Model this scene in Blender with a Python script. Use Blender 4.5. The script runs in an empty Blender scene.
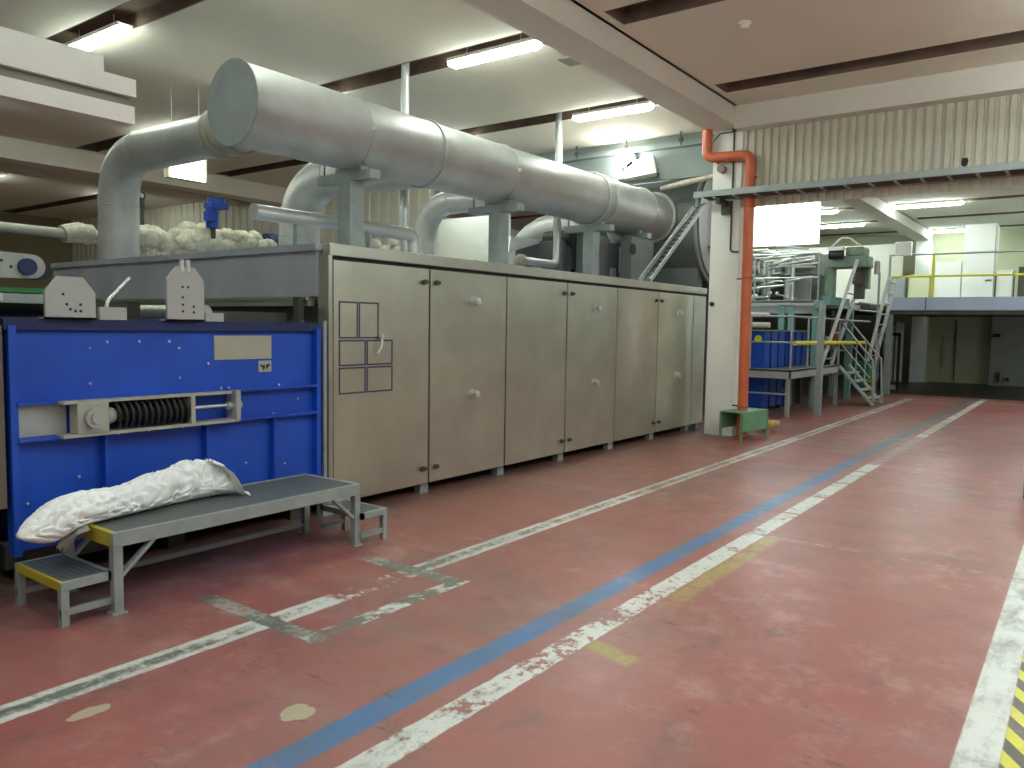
import bpy, bmesh, math, random
from mathutils import Vector, Matrix
random.seed(7)
PI = math.pi
SC = bpy.context.scene
COL = SC.collection

# ------------------------------------------------------------------ camera
yaw, pitch, roll = .635181, .0735215, .0157244
F_ = Vector((math.cos(pitch)*math.cos(yaw), math.cos(pitch)*math.sin(yaw), -math.sin(pitch)))
R0 = F_.cross(Vector((0, 0, 1))).normalized()
U0 = R0.cross(F_)
R_ = R0*math.cos(roll) + U0*math.sin(roll)
U_ = -R0*math.sin(roll) + U0*math.cos(roll)
cd = bpy.data.cameras.new('camera'); cam = bpy.data.objects.new('camera', cd); COL.objects.link(cam)
M = Matrix((R_, U_, -F_)).transposed().to_4x4(); M.translation = (0, 0, 1.6)
cam.matrix_world = M
cd.sensor_width = 36; cd.lens = 784.65/1024*36; cd.clip_start = .05; cd.clip_end = 200
SC.camera = cam

# ------------------------------------------------------------------ world, exposure
w = bpy.data.worlds.new('world'); SC.world = w; w.use_nodes = True
w.node_tree.nodes['Background'].inputs[0].default_value = (.75, .82, .9, 1)
w.node_tree.nodes['Background'].inputs[1].default_value = .1
vs = SC.view_settings
vs.view_transform = 'Standard'; vs.look = 'None'; vs.gamma = 1; vs.use_curve_mapping = False
vs.exposure = 1.5
SC.cycles.max_bounces = 14; SC.cycles.diffuse_bounces = 7; SC.cycles.glossy_bounces = 5
LAMP = 13          # strength of the tube lamps
LAMP_FAR = 20.0      # lamps of the hall behind
LAMP_NEAR = 17.0     # unseen lamps added over the aisle bay

# ------------------------------------------------------------------ node helper
class NT:
    def __init__(s, name):
        s.m = bpy.data.materials.new(name); s.m.use_nodes = True
        s.t = s.m.node_tree; s.b = s.t.nodes['Principled BSDF']
        g = s.t.nodes.new('ShaderNodeNewGeometry'); s.pos = g.outputs['Position']
        x = s.t.nodes.new('ShaderNodeSeparateXYZ'); s.t.links.new(s.pos, x.inputs[0])
        s.X, s.Y, s.Z = x.outputs
    def lk(s, a, sock):
        if hasattr(a, 'is_linked') or hasattr(a, 'links'): s.t.links.new(a, sock)
        else:
            if isinstance(a, (tuple, list)) and len(a) == 3 and len(sock.default_value) == 4: a = (*a, 1)
            sock.default_value = a
    def ma(s, op, a, b=0.0, c=0.0, clamp=False):
        n = s.t.nodes.new('ShaderNodeMath'); n.operation = op; n.use_clamp = clamp
        s.lk(a, n.inputs[0]); s.lk(b, n.inputs[1]); s.lk(c, n.inputs[2]); return n.outputs[0]
    def noise(s, scale, detail=3, rough=.55, stretch=None, off=0):
        n = s.t.nodes.new('ShaderNodeTexNoise'); n.inputs['Scale'].default_value = scale
        n.inputs['Detail'].default_value = detail; n.inputs['Roughness'].default_value = rough
        mp = s.t.nodes.new('ShaderNodeMapping'); s.t.links.new(s.pos, mp.inputs[0])
        mp.inputs['Scale'].default_value = stretch or (1, 1, 1)
        mp.inputs['Location'].default_value = (off, off*.7, 0)
        s.t.links.new(mp.outputs[0], n.inputs['Vector']); return n.outputs['Fac']
    def ramp(s, v, lo, hi):
        n = s.t.nodes.new('ShaderNodeMapRange'); n.clamp = True
        s.lk(v, n.inputs[0]); n.inputs[1].default_value = lo; n.inputs[2].default_value = hi
        return n.outputs[0]
    def mix(s, f, a, b):
        n = s.t.nodes.new('ShaderNodeMix'); n.data_type = 'RGBA'
        s.lk(f, n.inputs[0]); s.lk(a, n.inputs[6]); s.lk(b, n.inputs[7]); return n.outputs[2]
    def band(s, v, lo, hi, soft=.004):
        a = s.ramp(v, lo-soft, lo+soft); b = s.ramp(v, hi+soft, hi-soft)
        n = s.t.nodes.new('ShaderNodeMapRange'); n.clamp = True
        s.lk(v, n.inputs[0]); n.inputs[1].default_value = hi-soft; n.inputs[2].default_value = hi+soft
        n.inputs[3].default_value = 1; n.inputs[4].default_value = 0
        return s.ma('MULTIPLY', a, n.outputs[0])
    def set(s, **k):
        for n, v in k.items(): s.lk(v, s.b.inputs[n.replace('_', ' ')])
        return s.m
    def bump(s, h, strength=.3, dist=.01):
        n = s.t.nodes.new('ShaderNodeBump'); n.inputs['Strength'].default_value = strength
        n.inputs['Distance'].default_value = dist; s.t.links.new(h, n.inputs['Height'])
        s.t.links.new(n.outputs[0], s.b.inputs['Normal'])

def lin(r, g, b):
    f = lambda c: (c/255/12.92 if c/255 <= .04045 else ((c/255+.055)/1.055)**2.4)
    return (f(r), f(g), f(b))

def simple(name, rgb, rough=.5, metal=0.0, var=.12, scale=3, spec=None, bump=0, stretch=None):
    n = NT(name); c = lin(*rgb)
    v = n.noise(scale, 4, .6, stretch)
    col = n.mix(n.ramp(v, .3, .7), tuple(x*(1-var) for x in c), tuple(min(1, x*(1+var)) for x in c))
    n.set(Base_Color=col, Metallic=metal)
    n.lk(n.ma('ADD', n.ma('MULTIPLY', n.ma('SUBTRACT', v, .5), .25), rough, clamp=True), n.b.inputs['Roughness'])
    if bump: n.bump(n.noise(scale*6, 3, .6, stretch), bump, .01)
    return n.m

def glow(name, rgb, strength):
    n = NT(name); n.set(Base_Color=(.8, .8, .8), Roughness=.4)
    n.lk(tuple(rgb), n.b.inputs['Emission Color']); n.b.inputs['Emission Strength'].default_value = strength
    return n.m

# ------------------------------------------------------------------ mesh builder
class MB:
    def __init__(s): s.v = []; s.f = []; s.sm = []
    def add(s, vs, fs, smooth=False):
        o = len(s.v); s.v += [tuple(v) for v in vs]
        s.f += [tuple(i+o for i in f) for f in fs]; s.sm += [smooth]*len(fs); return s
    def box(s, x0, x1, y0, y1, z0, z1):
        v = [(x, y, z) for x in (x0, x1) for y in (y0, y1) for z in (z0, z1)]
        return s.add(v, [(0, 1, 3, 2), (4, 6, 7, 5), (0, 4, 5, 1), (2, 3, 7, 6), (0, 2, 6, 4), (1, 5, 7, 3)])
    def bar(s, p, q, w, h, up=(0, 0, 1)):
        p = Vector(p); q = Vector(q); d = (q-p).normalized(); up = Vector(up)
        if abs(d.dot(up)) > .98: up = Vector((0, 1, 0))
        a = d.cross(up).normalized()*(w/2); b = a.cross(d).normalized()*(h/2)
        v = []
        for e in (p, q):
            v += [e-a-b, e+a-b, e+a+b, e-a+b]
        return s.add(v, [(3, 2, 1, 0), (4, 5, 6, 7), (0, 1, 5, 4), (1, 2, 6, 5), (2, 3, 7, 6), (3, 0, 4, 7)])
    def tube(s, pts, r, n=16, caps=True):
        pts = [Vector(p) for p in pts]; k = len(pts)
        rs = r if isinstance(r, (list, tuple)) else [r]*k
        t0 = (pts[1]-pts[0]).normalized()
        nrm = t0.cross(Vector((0, 0, 1)))
        if nrm.length < .1: nrm = t0.cross(Vector((0, 1, 0)))
        nrm.normalize(); vs = []
        for i, p in enumerate(pts):
            a = (pts[i]-pts[i-1]).normalized() if i else t0
            b = (pts[i+1]-pts[i]).normalized() if i < k-1 else a
            t = (a+b)
            t = t.normalized() if t.length > 1e-6 else a
            nrm = (nrm-t*nrm.dot(t)).normalized(); bn = t.cross(nrm)
            for j in range(n):
                an = 2*PI*j/n; vs.append(p+(nrm*math.cos(an)+bn*math.sin(an))*rs[i])
        fs = [(i*n+j, i*n+(j+1) % n, (i+1)*n+(j+1) % n, (i+1)*n+j) for i in range(k-1) for j in range(n)]
        s.add(vs, fs, True)
        if caps:
            s.add(vs[:n], [tuple(range(n-1, -1, -1))]); s.add(vs[-n:], [tuple(range(n))])
        return s
    def cyl(s, p, q, r, n=20, r2=None): return s.tube([p, q], [r, r if r2 is None else r2], n)
    def prism(s, poly, axis, a0, a1):
        n = len(poly); vs = []
        for a in (a0, a1):
            for (u, v) in poly:
                vs.append({'X': (a, u, v), 'Y': (u, a, v), 'Z': (u, v, a)}[axis])
        fs = [tuple(range(n)), tuple(range(2*n-1, n-1, -1))]
        fs += [(i, (i+1) % n, n+(i+1) % n, n+i) for i in range(n)]
        return s.add(vs, fs)
    def ball(s, c, r, seg=16, rings=10, sc=(1, 1, 1), jit=0, rnd=None):
        vs = []; c = Vector(c)
        for i in range(rings+1):
            th = PI*i/rings
            for j in range(seg):
                ph = 2*PI*j/seg
                k = 1+(rnd.uniform(-jit, jit) if rnd and 0 < i < rings else 0)
                vs.append(c+Vector((math.sin(th)*math.cos(ph)*sc[0], math.sin(th)*math.sin(ph)*sc[1], math.cos(th)*sc[2]))*r*k)
        fs = [(i*seg+j, (i+1)*seg+j, (i+1)*seg+(j+1) % seg, i*seg+(j+1) % seg) for i in range(rings) for j in range(seg)]
        return s.add(vs, fs, True)
    def ring(s, c, axis, r, t, n=32, m=8):     # torus
        pts = []
        c = Vector(c)
        for i in range(n+1):
            a = 2*PI*i/n; u, v = math.cos(a)*r, math.sin(a)*r
            pts.append(c+Vector({'X': (0, u, v), 'Y': (u, 0, v), 'Z': (u, v, 0)}[axis]))
        return s.tube(pts, t, m, caps=False)

def bent(pts, rad, n=8):
    pts = [Vector(p) for p in pts]; out = [pts[0]]
    for i in range(1, len(pts)-1):
        a, b, c = pts[i-1], pts[i], pts[i+1]
        u = (a-b).normalized(); v = (c-b).normalized()
        ang = u.angle(v); d = rad/math.tan(ang/2)
        d = min(d, (a-b).length*.49 if i > 1 else (a-b).length*.98, (c-b).length*.98 if i == len(pts)-2 else (c-b).length*.49)
        p0 = b+u*d; p1 = b+v*d
        for k in range(n+1):
            t = k/n; out.append(p0*(1-t)**2+b*2*t*(1-t)+p1*t*t)
    out.append(pts[-1]); return out

ORG = {}
def link(name, mb, mat, parent=None, label=None, org=None, bevel=0):
    me = bpy.data.meshes.new(name); me.from_pydata(mb.v, [], mb.f); me.update()
    bm = bmesh.new(); bm.from_mesh(me); bmesh.ops.recalc_face_normals(bm, faces=bm.faces); bm.to_mesh(me); bm.free()
    me.polygons.foreach_set('use_smooth', mb.sm)
    me.materials.append(mat)
    o = bpy.data.objects.new(name, me); COL.objects.link(o)
    if parent is not None:
        og = ORG[parent.name]; o.parent = parent; ORG[o.name] = og
    else:
        if org is None:
            xs = [v[0] for v in mb.v]; ys = [v[1] for v in mb.v]; zs = [v[2] for v in mb.v]
            org = ((min(xs)+max(xs))/2, (min(ys)+max(ys))/2, min(zs))
        og = Vector(org); o.location = og; ORG[o.name] = og
    me.transform(Matrix.Translation(-og))
    if label: o['label'] = label
    if bevel:
        b = o.modifiers.new('bevel', 'BEVEL'); b.width = bevel; b.segments = 2; b.limit_method = 'ANGLE'; b.angle_limit = .8
    return o
def thing(name, label, cat, loc, group=None):
    o = bpy.data.objects.new(name, None); COL.objects.link(o); o.location = loc; o.empty_display_size = .2
    ORG[o.name] = Vector(loc); o['label'] = label; o['category'] = cat
    if group: o['group'] = group
    return o
def solo(name, mb, mat, label, cat, group=None, kind=None, bevel=0):
    o = link(name, mb, mat, bevel=bevel); o['label'] = label; o['category'] = cat
    if group: o['group'] = group
    if kind: o['kind'] = kind
    return o
def struct(name, mb, mat, label=None):
    o = link(name, mb, mat); o['kind'] = 'structure'
    if label: o['label'] = label
    return o
def dup(root, d, label):
    d = Vector(d); r = root.copy(); COL.objects.link(r); r.location = root.location+d; r['label'] = label
    ORG[r.name] = ORG[root.name]+d
    for ch in list(root.children):
        c = ch.copy(); COL.objects.link(c); c.parent = r
        for g in list(ch.children):
            e = g.copy(); COL.objects.link(e); e.parent = c
    return r

# ------------------------------------------------------------------ materials
def floor_material():
    n = NT('red painted concrete')
    big = n.noise(.35, 5, .6, off=3); mid = n.noise(1.6, 5, .65, off=9); fine = n.noise(14, 4, .6)
    streak = n.noise(1.0, 5, .65, stretch=(3.2, .35, 1), off=5)
    c = n.mix(n.ramp(big, .35, .7), lin(154, 82, 74), lin(150, 98, 92))
    c = n.mix(n.ma('MULTIPLY', n.ramp(mid, .5, .75), .5), c, lin(128, 94, 86))
    c = n.mix(n.ma('MULTIPLY', n.ramp(streak, .52, .72), .45), c, lin(150, 126, 120))
    c = n.mix(n.ma('MULTIPLY', n.ramp(fine, .55, .8), .35), c, lin(110, 66, 58))
    # greyer worn strip along the oven and grimy patches
    c = n.mix(n.ma('MULTIPLY', n.ma('MULTIPLY', n.ramp(n.Y, 4.55, 5.0), n.ramp(mid, .2, .6)), .8), c, lin(96, 88, 80))
    wob = n.ma('MULTIPLY', n.ma('SUBTRACT', n.noise(9, 4, .7), .5), .03)
    Yw = n.ma('ADD', n.Y, wob); Xw = n.ma('ADD', n.X, wob)
    worn = n.noise(3.0, 6, .75, off=20); worn2 = n.noise(22, 4, .7, off=2)
    chip = n.ma('ADD', n.ma('MULTIPLY', worn, .6), n.ma('MULTIPLY', worn2, .4))
    white = n.mix(n.ramp(chip, .50, .62), lin(206, 208, 202), lin(140, 142, 136))
    grey = n.mix(n.ramp(worn2, .4, .7), lin(118, 122, 112), lin(88, 90, 82))
    mul = lambda a, b: n.ma('MULTIPLY', a, b)
    inv = lambda a: n.ma('SUBTRACT', 1.0, a)
    # first white line (grey core with pale borders)
    l1 = mul(n.band(Yw, 3.39, 3.55), n.band(n.X, -4, 21))
    gap = mul(n.band(n.X, 3.0, 3.6, .05), n.ramp(chip, .44, .49))
    l1 = mul(l1, inv(gap))
    core = mul(n.band(Yw, 3.435, 3.505, .008), n.ramp(chip, .42, .52))
    c = n.mix(l1, c, n.mix(core, white, n.mix(n.ramp(n.X, 4.5, 5.5), grey, lin(140, 95, 82))))
    # rectangle drawn off that line
    arms = n.ma('MAXIMUM', mul(n.band(Xw, 2.49, 2.60), n.band(n.Y, 3.05, 4.10, .03)),
                mul(n.band(Xw, 3.61, 3.73), n.band(n.Y, 3.08, 3.95, .03)))
    low = mul(mul(n.band(Yw, 3.05, 3.16), n.band(n.X, 2.50, 3.73)), n.ramp(chip, .62, .52))
    c = n.mix(mul(arms, n.ramp(chip, .68, .55)), c, n.mix(n.ramp(chip, .52, .58), grey, white))
    c = n.mix(low, c, n.mix(n.ramp(n.noise(7, 3, .6, off=11), .47, .55), grey, white))
    # blue line
    blue = n.mix(n.ramp(mid, .35, .7), lin(66, 112, 168), lin(84, 110, 132))
    blue = n.mix(n.ramp(n.X, 9, 14), blue, lin(96, 102, 112))
    c = n.mix(mul(mul(n.band(Yw, 2.225, 2.37), n.band(n.X, -4, 22.3)), n.ramp(chip, .74, .60)), c, blue)
    # second white line
    l2 = mul(mul(n.band(Yw, 1.97, 2.11), n.band(n.X, -4, 22.2)), n.ma('SUBTRACT', 1, n.ramp(n.ma('ADD', chip, n.ma('MULTIPLY', n.band(n.X, 2.7, 4.6, .3), .05)), .55, .59)))
    l2 = mul(l2, inv(mul(n.band(n.X, 10.2, 13.4, .1), .75)))
    seg = n.ma('FRACT', n.ma('MULTIPLY', n.X, 1.15)); l2 = mul(l2, inv(mul(n.ramp(seg, .93, .95), n.ramp(n.X, 6, 7))))
    c = n.mix(l2, c, white)
    # old yellow paint beside it
    yel = lin(160, 152, 70)
    ym = n.ma('MAXIMUM', mul(n.band(Yw, 1.84, 1.96, .02), n.band(n.X, 4.15, 6.0, .1)), mul(n.band(n.ma('ADD', Xw, n.ma('MULTIPLY', n.Y, -.25)), 2.82, 2.94, .02), n.band(n.Y, 1.68, 1.96, .02)))
    c = n.mix(mul(mul(ym, n.ramp(chip, .62, .46)), .8), c, yel)
    # broad pale line on the right with hazard stripes
    dirt = n.ramp(n.noise(3.2, 6, .7, stretch=(1, 2.2, 1), off=31), .48, .66)
    c = n.mix(n.band(n.Y, .19, .335), c, n.mix(mul(dirt, .75), lin(210, 212, 206), lin(112, 114, 106)))
    st = n.ma('GREATER_THAN', n.ma('FRACT', n.ma('MULTIPLY', n.ma('SUBTRACT', n.X, n.ma('MULTIPLY', n.Y, 1.6)), 4.4)), .5)
    c = n.mix(n.band(n.Y, .07, .19), c, n.mix(st, lin(84, 78, 62), lin(206, 202, 50)))
    # lines across the far end, dark floor beyond
    tr = n.ma('MAXIMUM', mul(n.band(n.X, 21.0, 21.12, .02), n.band(n.Y, -8, 2.0)), mul(n.band(n.X, 20.1, 20.2, .02), n.band(n.Y, 2.4, 3.6)))
    c = n.mix(mul(tr, .7), c, white)
    # slab joints
    j = n.ma('MAXIMUM', n.band(n.ma('ADD', n.X, n.ma('MULTIPLY', wob, .8)), 6.02, 6.045, .008), n.band(n.ma('ADD', n.X, n.ma('MULTIPLY', wob, .8)), 11.4, 11.43, .01))
    c = n.mix(mul(mul(j, n.band(n.Y, -6, 2.1, .1)), n.mix(n.ramp(worn, .4, .55), (.5, .5, .5), (1, 1, 1)) if False else .75), c, n.mix(n.ramp(worn, .45, .55), lin(186, 166, 140), lin(70, 52, 46)))
    # grime: dark scuffs, oily smears and bleached areas
    sc = n.ramp(n.noise(2.4, 6, .72, stretch=(1, 1.6, 1), off=44), .56, .70)
    c = n.mix(mul(sc, .7), c, lin(100, 84, 74))
    cl_ = n.ramp(n.noise(.75, 5, .62, off=120), .50, .64)
    c = n.mix(mul(cl_, .5), c, lin(118, 92, 84))
    ol = mul(n.ramp(n.noise(5, 5, .7, stretch=(2.6, .7, 1), off=60), .60, .70), n.ramp(n.noise(.8, 2, .5, off=70), .48, .56))
    c = n.mix(mul(ol, .7), c, lin(74, 64, 54))
    bl_ = mul(n.ramp(n.noise(3.5, 6, .75, off=80), .50, .68), n.ramp(n.noise(.6, 2, .5, off=90), .42, .58))
    c = n.mix(mul(bl_, .40), c, lin(196, 158, 148))
    # pale filler patches
    def blob(cx, cy, rx, ry):
        dx = n.ma('DIVIDE', n.ma('SUBTRACT', Xw, cx), rx); dy = n.ma('DIVIDE', n.ma('SUBTRACT', Yw, cy), ry)
        d = n.ma('ADD', n.ma('MULTIPLY', dx, dx), n.ma('MULTIPLY', dy, dy))
        d = n.ma('ADD', d, n.ma('MULTIPLY', n.ma('SUBTRACT', n.noise(12, 3, .6), .5), 1.6))
        return n.ma('LESS_THAN', d, .8)
    c = n.mix(n.ma('MAXIMUM', blob(2.0, 2.55, .085, .07), blob(1.48, 3.21, .09, .045)), c, lin(176, 164, 138))
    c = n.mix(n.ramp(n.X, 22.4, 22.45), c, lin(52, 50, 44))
    n.set(Base_Color=c)
    r = n.ma('ADD', n.ma('ADD', .285, n.ma('MULTIPLY', n.ramp(n.X, 8.5, 5.5), .04)), n.ma('MULTIPLY', n.ramp(n.ma('ADD', n.ma('MULTIPLY', streak, .6), n.ma('MULTIPLY', mid, .4)), .35, .65), .14))
    n.lk(r, n.b.inputs['Roughness']); n.b.inputs['Specular IOR Level'].default_value = .55
    n.bump(n.ma('ADD', n.ma('MULTIPLY', fine, .2), mid), .05, .02)
    return n.m

def steel_material(name, rgb, rough, vert=True, metal=.88):
    n = NT(name); c = lin(*rgb)
    v = n.noise(2.2, 5, .6, off=4); s = n.noise(4, 3, .6, stretch=(1, 1, 30) if not vert else (40, 40, .6))
    col = n.mix(n.ramp(v, .3, .7), tuple(x*.86 for x in c), tuple(min(1, x*1.06) for x in c))
    col = n.mix(n.ma('MULTIPLY', n.ramp(s, .4, .7), .12), col, tuple(x*.7 for x in c))
    n.set(Base_Color=col, Metallic=metal)
    n.lk(n.ma('ADD', rough, n.ma('MULTIPLY', n.ma('SUBTRACT', v, .5), .12)), n.b.inputs['Roughness'])
    return n.m

M_floor = floor_material()
M_ceil = simple('painted ceiling slabs', (228, 224, 208), .85, var=.05, scale=.6)
M_beam = simple('painted concrete beam', (224, 220, 208), .8, var=.05, scale=.8)
M_recess = simple('brown roof slot lining', (112, 94, 80), .8, var=.35, scale=2.5)
M_wallc = simple('cream profiled sheet', (206, 204, 186), .6, var=.06, scale=.8)
M_wallol = simple('olive painted wall', (140, 134, 106), .85, var=.08, scale=.4)
M_wallw = simple('pale painted wall', (208, 206, 192), .85, var=.06, scale=.5)
M_wallfar = simple('pale green painted wall', (178, 180, 150), .85, var=.1, scale=.5)
M_white = simple('white paint', (226, 226, 218), .55, var=.04, scale=1.5)
M_column = simple('white painted column', (236, 238, 230), .7, var=.05, scale=2)
M_steel = steel_material('brushed stainless steel', (204, 206, 190), .37)
M_steel2 = steel_material('stainless trim', (196, 198, 186), .37)
M_hood = steel_material('dull stainless hood', (190, 196, 208), .37, metal=.45)
M_galv = NT('galvanised duct sheet')
_v = M_galv.noise(2.5, 5, .65); _v2 = M_galv.noise(9, 3, .6, off=3)
M_galv.set(Base_Color=M_galv.mix(M_galv.ramp(_v, .3, .7), lin(168, 171, 168), lin(192, 195, 192)), Metallic=.45)
M_galv.lk(M_galv.ma('ADD', .34, M_galv.ma('MULTIPLY', _v2, .22)), M_galv.b.inputs['Roughness']); M_galv = M_galv.m
M_alu = steel_material('bright aluminium jacket', (220, 224, 224), .37, metal=.6)
M_frame = simple('galvanised frame steel', (160, 170, 168), .5, .35, var=.12, scale=8)
M_darkst = simple('dark machine steel', (82, 82, 74), .5, .4, var=.2, scale=5)
M_dark = simple('dark gap', (26, 25, 24), .7)
M_black = simple('black rubber', (28, 28, 30), .5)
M_blue = simple('blue machine enamel', (28, 80, 190), .42, var=.12, scale=2.5)
M_blue2 = simple('dark blue enamel', (22, 38, 92), .45, var=.15, scale=3)
M_tapeb = simple('purple marking tape', (74, 70, 100), .6)
M_plate = simple('bare mounting plate', (176, 178, 174), .5, .2, var=.06, scale=6)
M_beige = simple('beige enamel', (172, 172, 156), .5, var=.08, scale=6)
M_grate = NT('deck grating')
_c = M_grate.noise(60, 2, .5)
_ck = M_grate.ma('GREATER_THAN', M_grate.ma('FRACT', M_grate.ma('MULTIPLY', M_grate.Y, 28)), .45)
_ck2 = M_grate.ma('GREATER_THAN', M_grate.ma('FRACT', M_grate.ma('MULTIPLY', M_grate.X, 28)), .35)
M_grate.set(Base_Color=M_grate.mix(M_grate.ma('MULTIPLY', _ck, _ck2), lin(104, 110, 110), lin(72, 76, 76)), Roughness=.55, Metallic=.3)
M_grate = M_grate.m
M_yellow = simple('yellow safety paint', (178, 164, 48), .55, var=.1, scale=6)
M_yellowb = simple('bright yellow paint', (222, 216, 40), .5, var=.08, scale=6)
M_cloth = simple('white cloth', (244, 246, 244), .9, var=.05, scale=7, bump=.25)
M_clothd = simple('soiled cloth', (150, 146, 136), .9, var=.25, scale=9)
M_orange = simple('orange drain pipe', (200, 104, 66), .38, var=.1, scale=3)
M_greenb = simple('green painted steel', (104, 152, 116), .5, var=.14, scale=6)
M_green = simple('machine green', (118, 142, 120), .5, var=.12, scale=5)
M_greend = simple('bright green', (40, 120, 62), .55, var=.15, scale=5)
M_teal = simple('teal paint', (112, 152, 148), .5, var=.1, scale=5)
M_tealg = simple('grey teal panel', (128, 140, 138), .6, var=.07, scale=1.5)
M_fand = simple('dark grey enamel', (104, 110, 108), .5, .15, var=.1, scale=3)
M_ladder = simple('pale ladder paint', (206, 212, 212), .5)
M_fan = simple('grey fan enamel', (142, 147, 146), .5, .15, var=.1, scale=3)
M_lag = simple('foil pipe lagging', (198, 194, 176), .48, .55, var=.25, scale=22, bump=.8)
M_fluff = simple('white insulation wool', (222, 220, 208), .95, var=.1, scale=20, bump=.8)
M_valve = simple('valve blue', (24, 66, 160), .4)
M_red = simple('red enamel', (170, 40, 30), .45)
M_cream = simple('cream panel', (196, 196, 160), .6, var=.05, scale=2)
M_greyblue = simple('pale blue deck edge', (166, 178, 200), .5, var=.05, scale=2)
M_brown = simple('brown steel post', (112, 98, 84), .6)
M_conc = simple('raw concrete', (120, 116, 106), .9, var=.25, scale=5)
M_wood = simple('pale timber', (196, 170, 96), .6, var=.15, scale=6)
WARM = (.90, 1.0, .90); COOL = (.86, 1.0, .96)
E_lamp = glow('lamp diffuser', WARM, LAMP)
E_near = glow('added aisle lamp diffuser', (.86, .99, 1.0), LAMP_NEAR)
E_far = glow('lamp diffuser far', COOL, LAMP_FAR)
E_board = glow('glowing white panel', (.97, 1.0, .98), .8)  # emission replaces the light falling on the white board
E_flood = glow('flood lamp glass', (1, .98, .92), 40)
E_sign = glow('lit sign face', (1, .98, .86), 2.2)

# ------------------------------------------------------------------ setting
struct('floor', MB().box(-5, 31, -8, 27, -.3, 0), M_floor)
ZC = 4.82
strips = [1.56+2.92*k-2.92 for k in range(11)]       # -1.36 ... 27.84
bays = [(-8, 4.33), (4.80, 15.76), (18.3, 27)]
cm = MB(); rec = MB()
def slab(x0, x1, y0, y1): cm.box(x0, x1, y0, y1, ZC, ZC+.25)
HW = .22
for (y0, y1) in bays:
    ya, yb = y0+.12, y1-.12
    slab(-5, 31, y0-.5, ya); slab(-5, 31, yb, y1+.5)
    x = -5
    for xc in strips:
        w = HW
        slab(x, xc-w, ya, yb); x = xc+w
        rec.box(xc-w+.002, xc-w+.02, ya+.002, yb-.002, ZC+.004, ZC+.16); rec.box(xc+w-.02, xc+w-.002, ya+.002, yb-.002, ZC+.004, ZC+.16)
        rec.box(xc-w+.02, xc+w-.02, ya+.002, ya+.02, ZC+.004, ZC+.16); rec.box(xc-w+.02, xc+w-.02, yb-.02, yb-.002, ZC+.004, ZC+.16)
        rec.box(xc-w+.002, xc+w-.002, ya+.002, yb-.002, ZC+.16, ZC+.19)
    slab(x, 31, ya, yb)
cm.box(-5, 31, 16.1, 18.0, ZC, ZC+.25)
struct('ceiling', cm, M_ceil)
struct('trim_1', rec, M_recess)
struct('trim_2', MB().box(-5, 30, 4.34, 4.79, 4.55, ZC+.01), M_beam)
struct('trim_3', MB().box(-5, 30, 15.76, 16.3, 4.45, ZC+.01).box(-5, 30, 17.9, 18.3, 4.6, ZC+.01), M_beam)
struct('trim_4', MB().box(11.2, 11.62, -8, 4.34, 4.5, ZC+.01), M_beam)
struct('trim_5', MB().box(11.4, 11.84, 4.28, 4.72, 0, 4.55), M_column)
struct('trim_6', MB().box(28.3, 28.75, 4.3, 4.75, 0, 4.55), M_column)
# profiled sheet above the passage
def profiled(x, y0, y1, z0, z1, pitch, depth, th=.02):
    m = MB(); poly = []; y = y0
    while y < y1:
        for dy, dx in ((0, 0), (.30, 0), (.36, depth), (.88, depth), (.94, 0)):
            yy = min(y+dy*pitch, y1); poly.append((x+dx, yy))
        y += pitch
    back = [(px_+th, py_) for px_, py_ in reversed(poly)]
    n = len(poly); vs = [(a, b, z) for z in (z0, z1) for a, b in poly+back]
    N = 2*n
    fs = [(i, (i+1) % N, N+(i+1) % N, N+i) for i in range(N)]
    fs += [(i, N-1-i, N-2-i, i+1) for i in range(n-1)] + [(N+i, N+i+1, N+N-2-i, N+N-1-i) for i in range(n-1)]
    return m.add(vs, fs)
struct('wall_front', profiled(11.46, -8, 4.3, 3.4, 4.5, .115, -.035), M_wallc)
struct('wall_front_left', profiled(12.3, 11.15, 27, 0, ZC, .3, -.03), M_wallc)
struct('wall_front_panel', MB().box(12.32, 12.4, 4.72, 11.15, 4.1, ZC+.2), M_tealg)
struct('wall_left', MB().box(-5, 31, 27, 27.2, 0, ZC+.5), M_wallol)
struct('wall_right', MB().box(-5, 31, -8.2, -8, 0, ZC+.5), M_wallw)
struct('wall_rear', MB().box(-5.2, -5, -8, 27, 0, ZC+.5), M_wallw)
struct('wall_far', MB().box(28.9, 29.1, -8, 4.3, 0, ZC+.2).box(28.9, 29.1, 4.3, 27, 2.4, ZC+.2), M_wallfar)
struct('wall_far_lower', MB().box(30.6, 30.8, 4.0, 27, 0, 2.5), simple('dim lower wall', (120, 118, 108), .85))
struct('trim_7', MB().box(28.45, 28.9, 4.28, 4.62, 0, 1.95), M_cream)
struct('trim_8', MB().box(28.6, 28.9, .5, 2.55, 0, 2.2), simple('grey lower wall', (146, 146, 140), .8))

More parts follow.
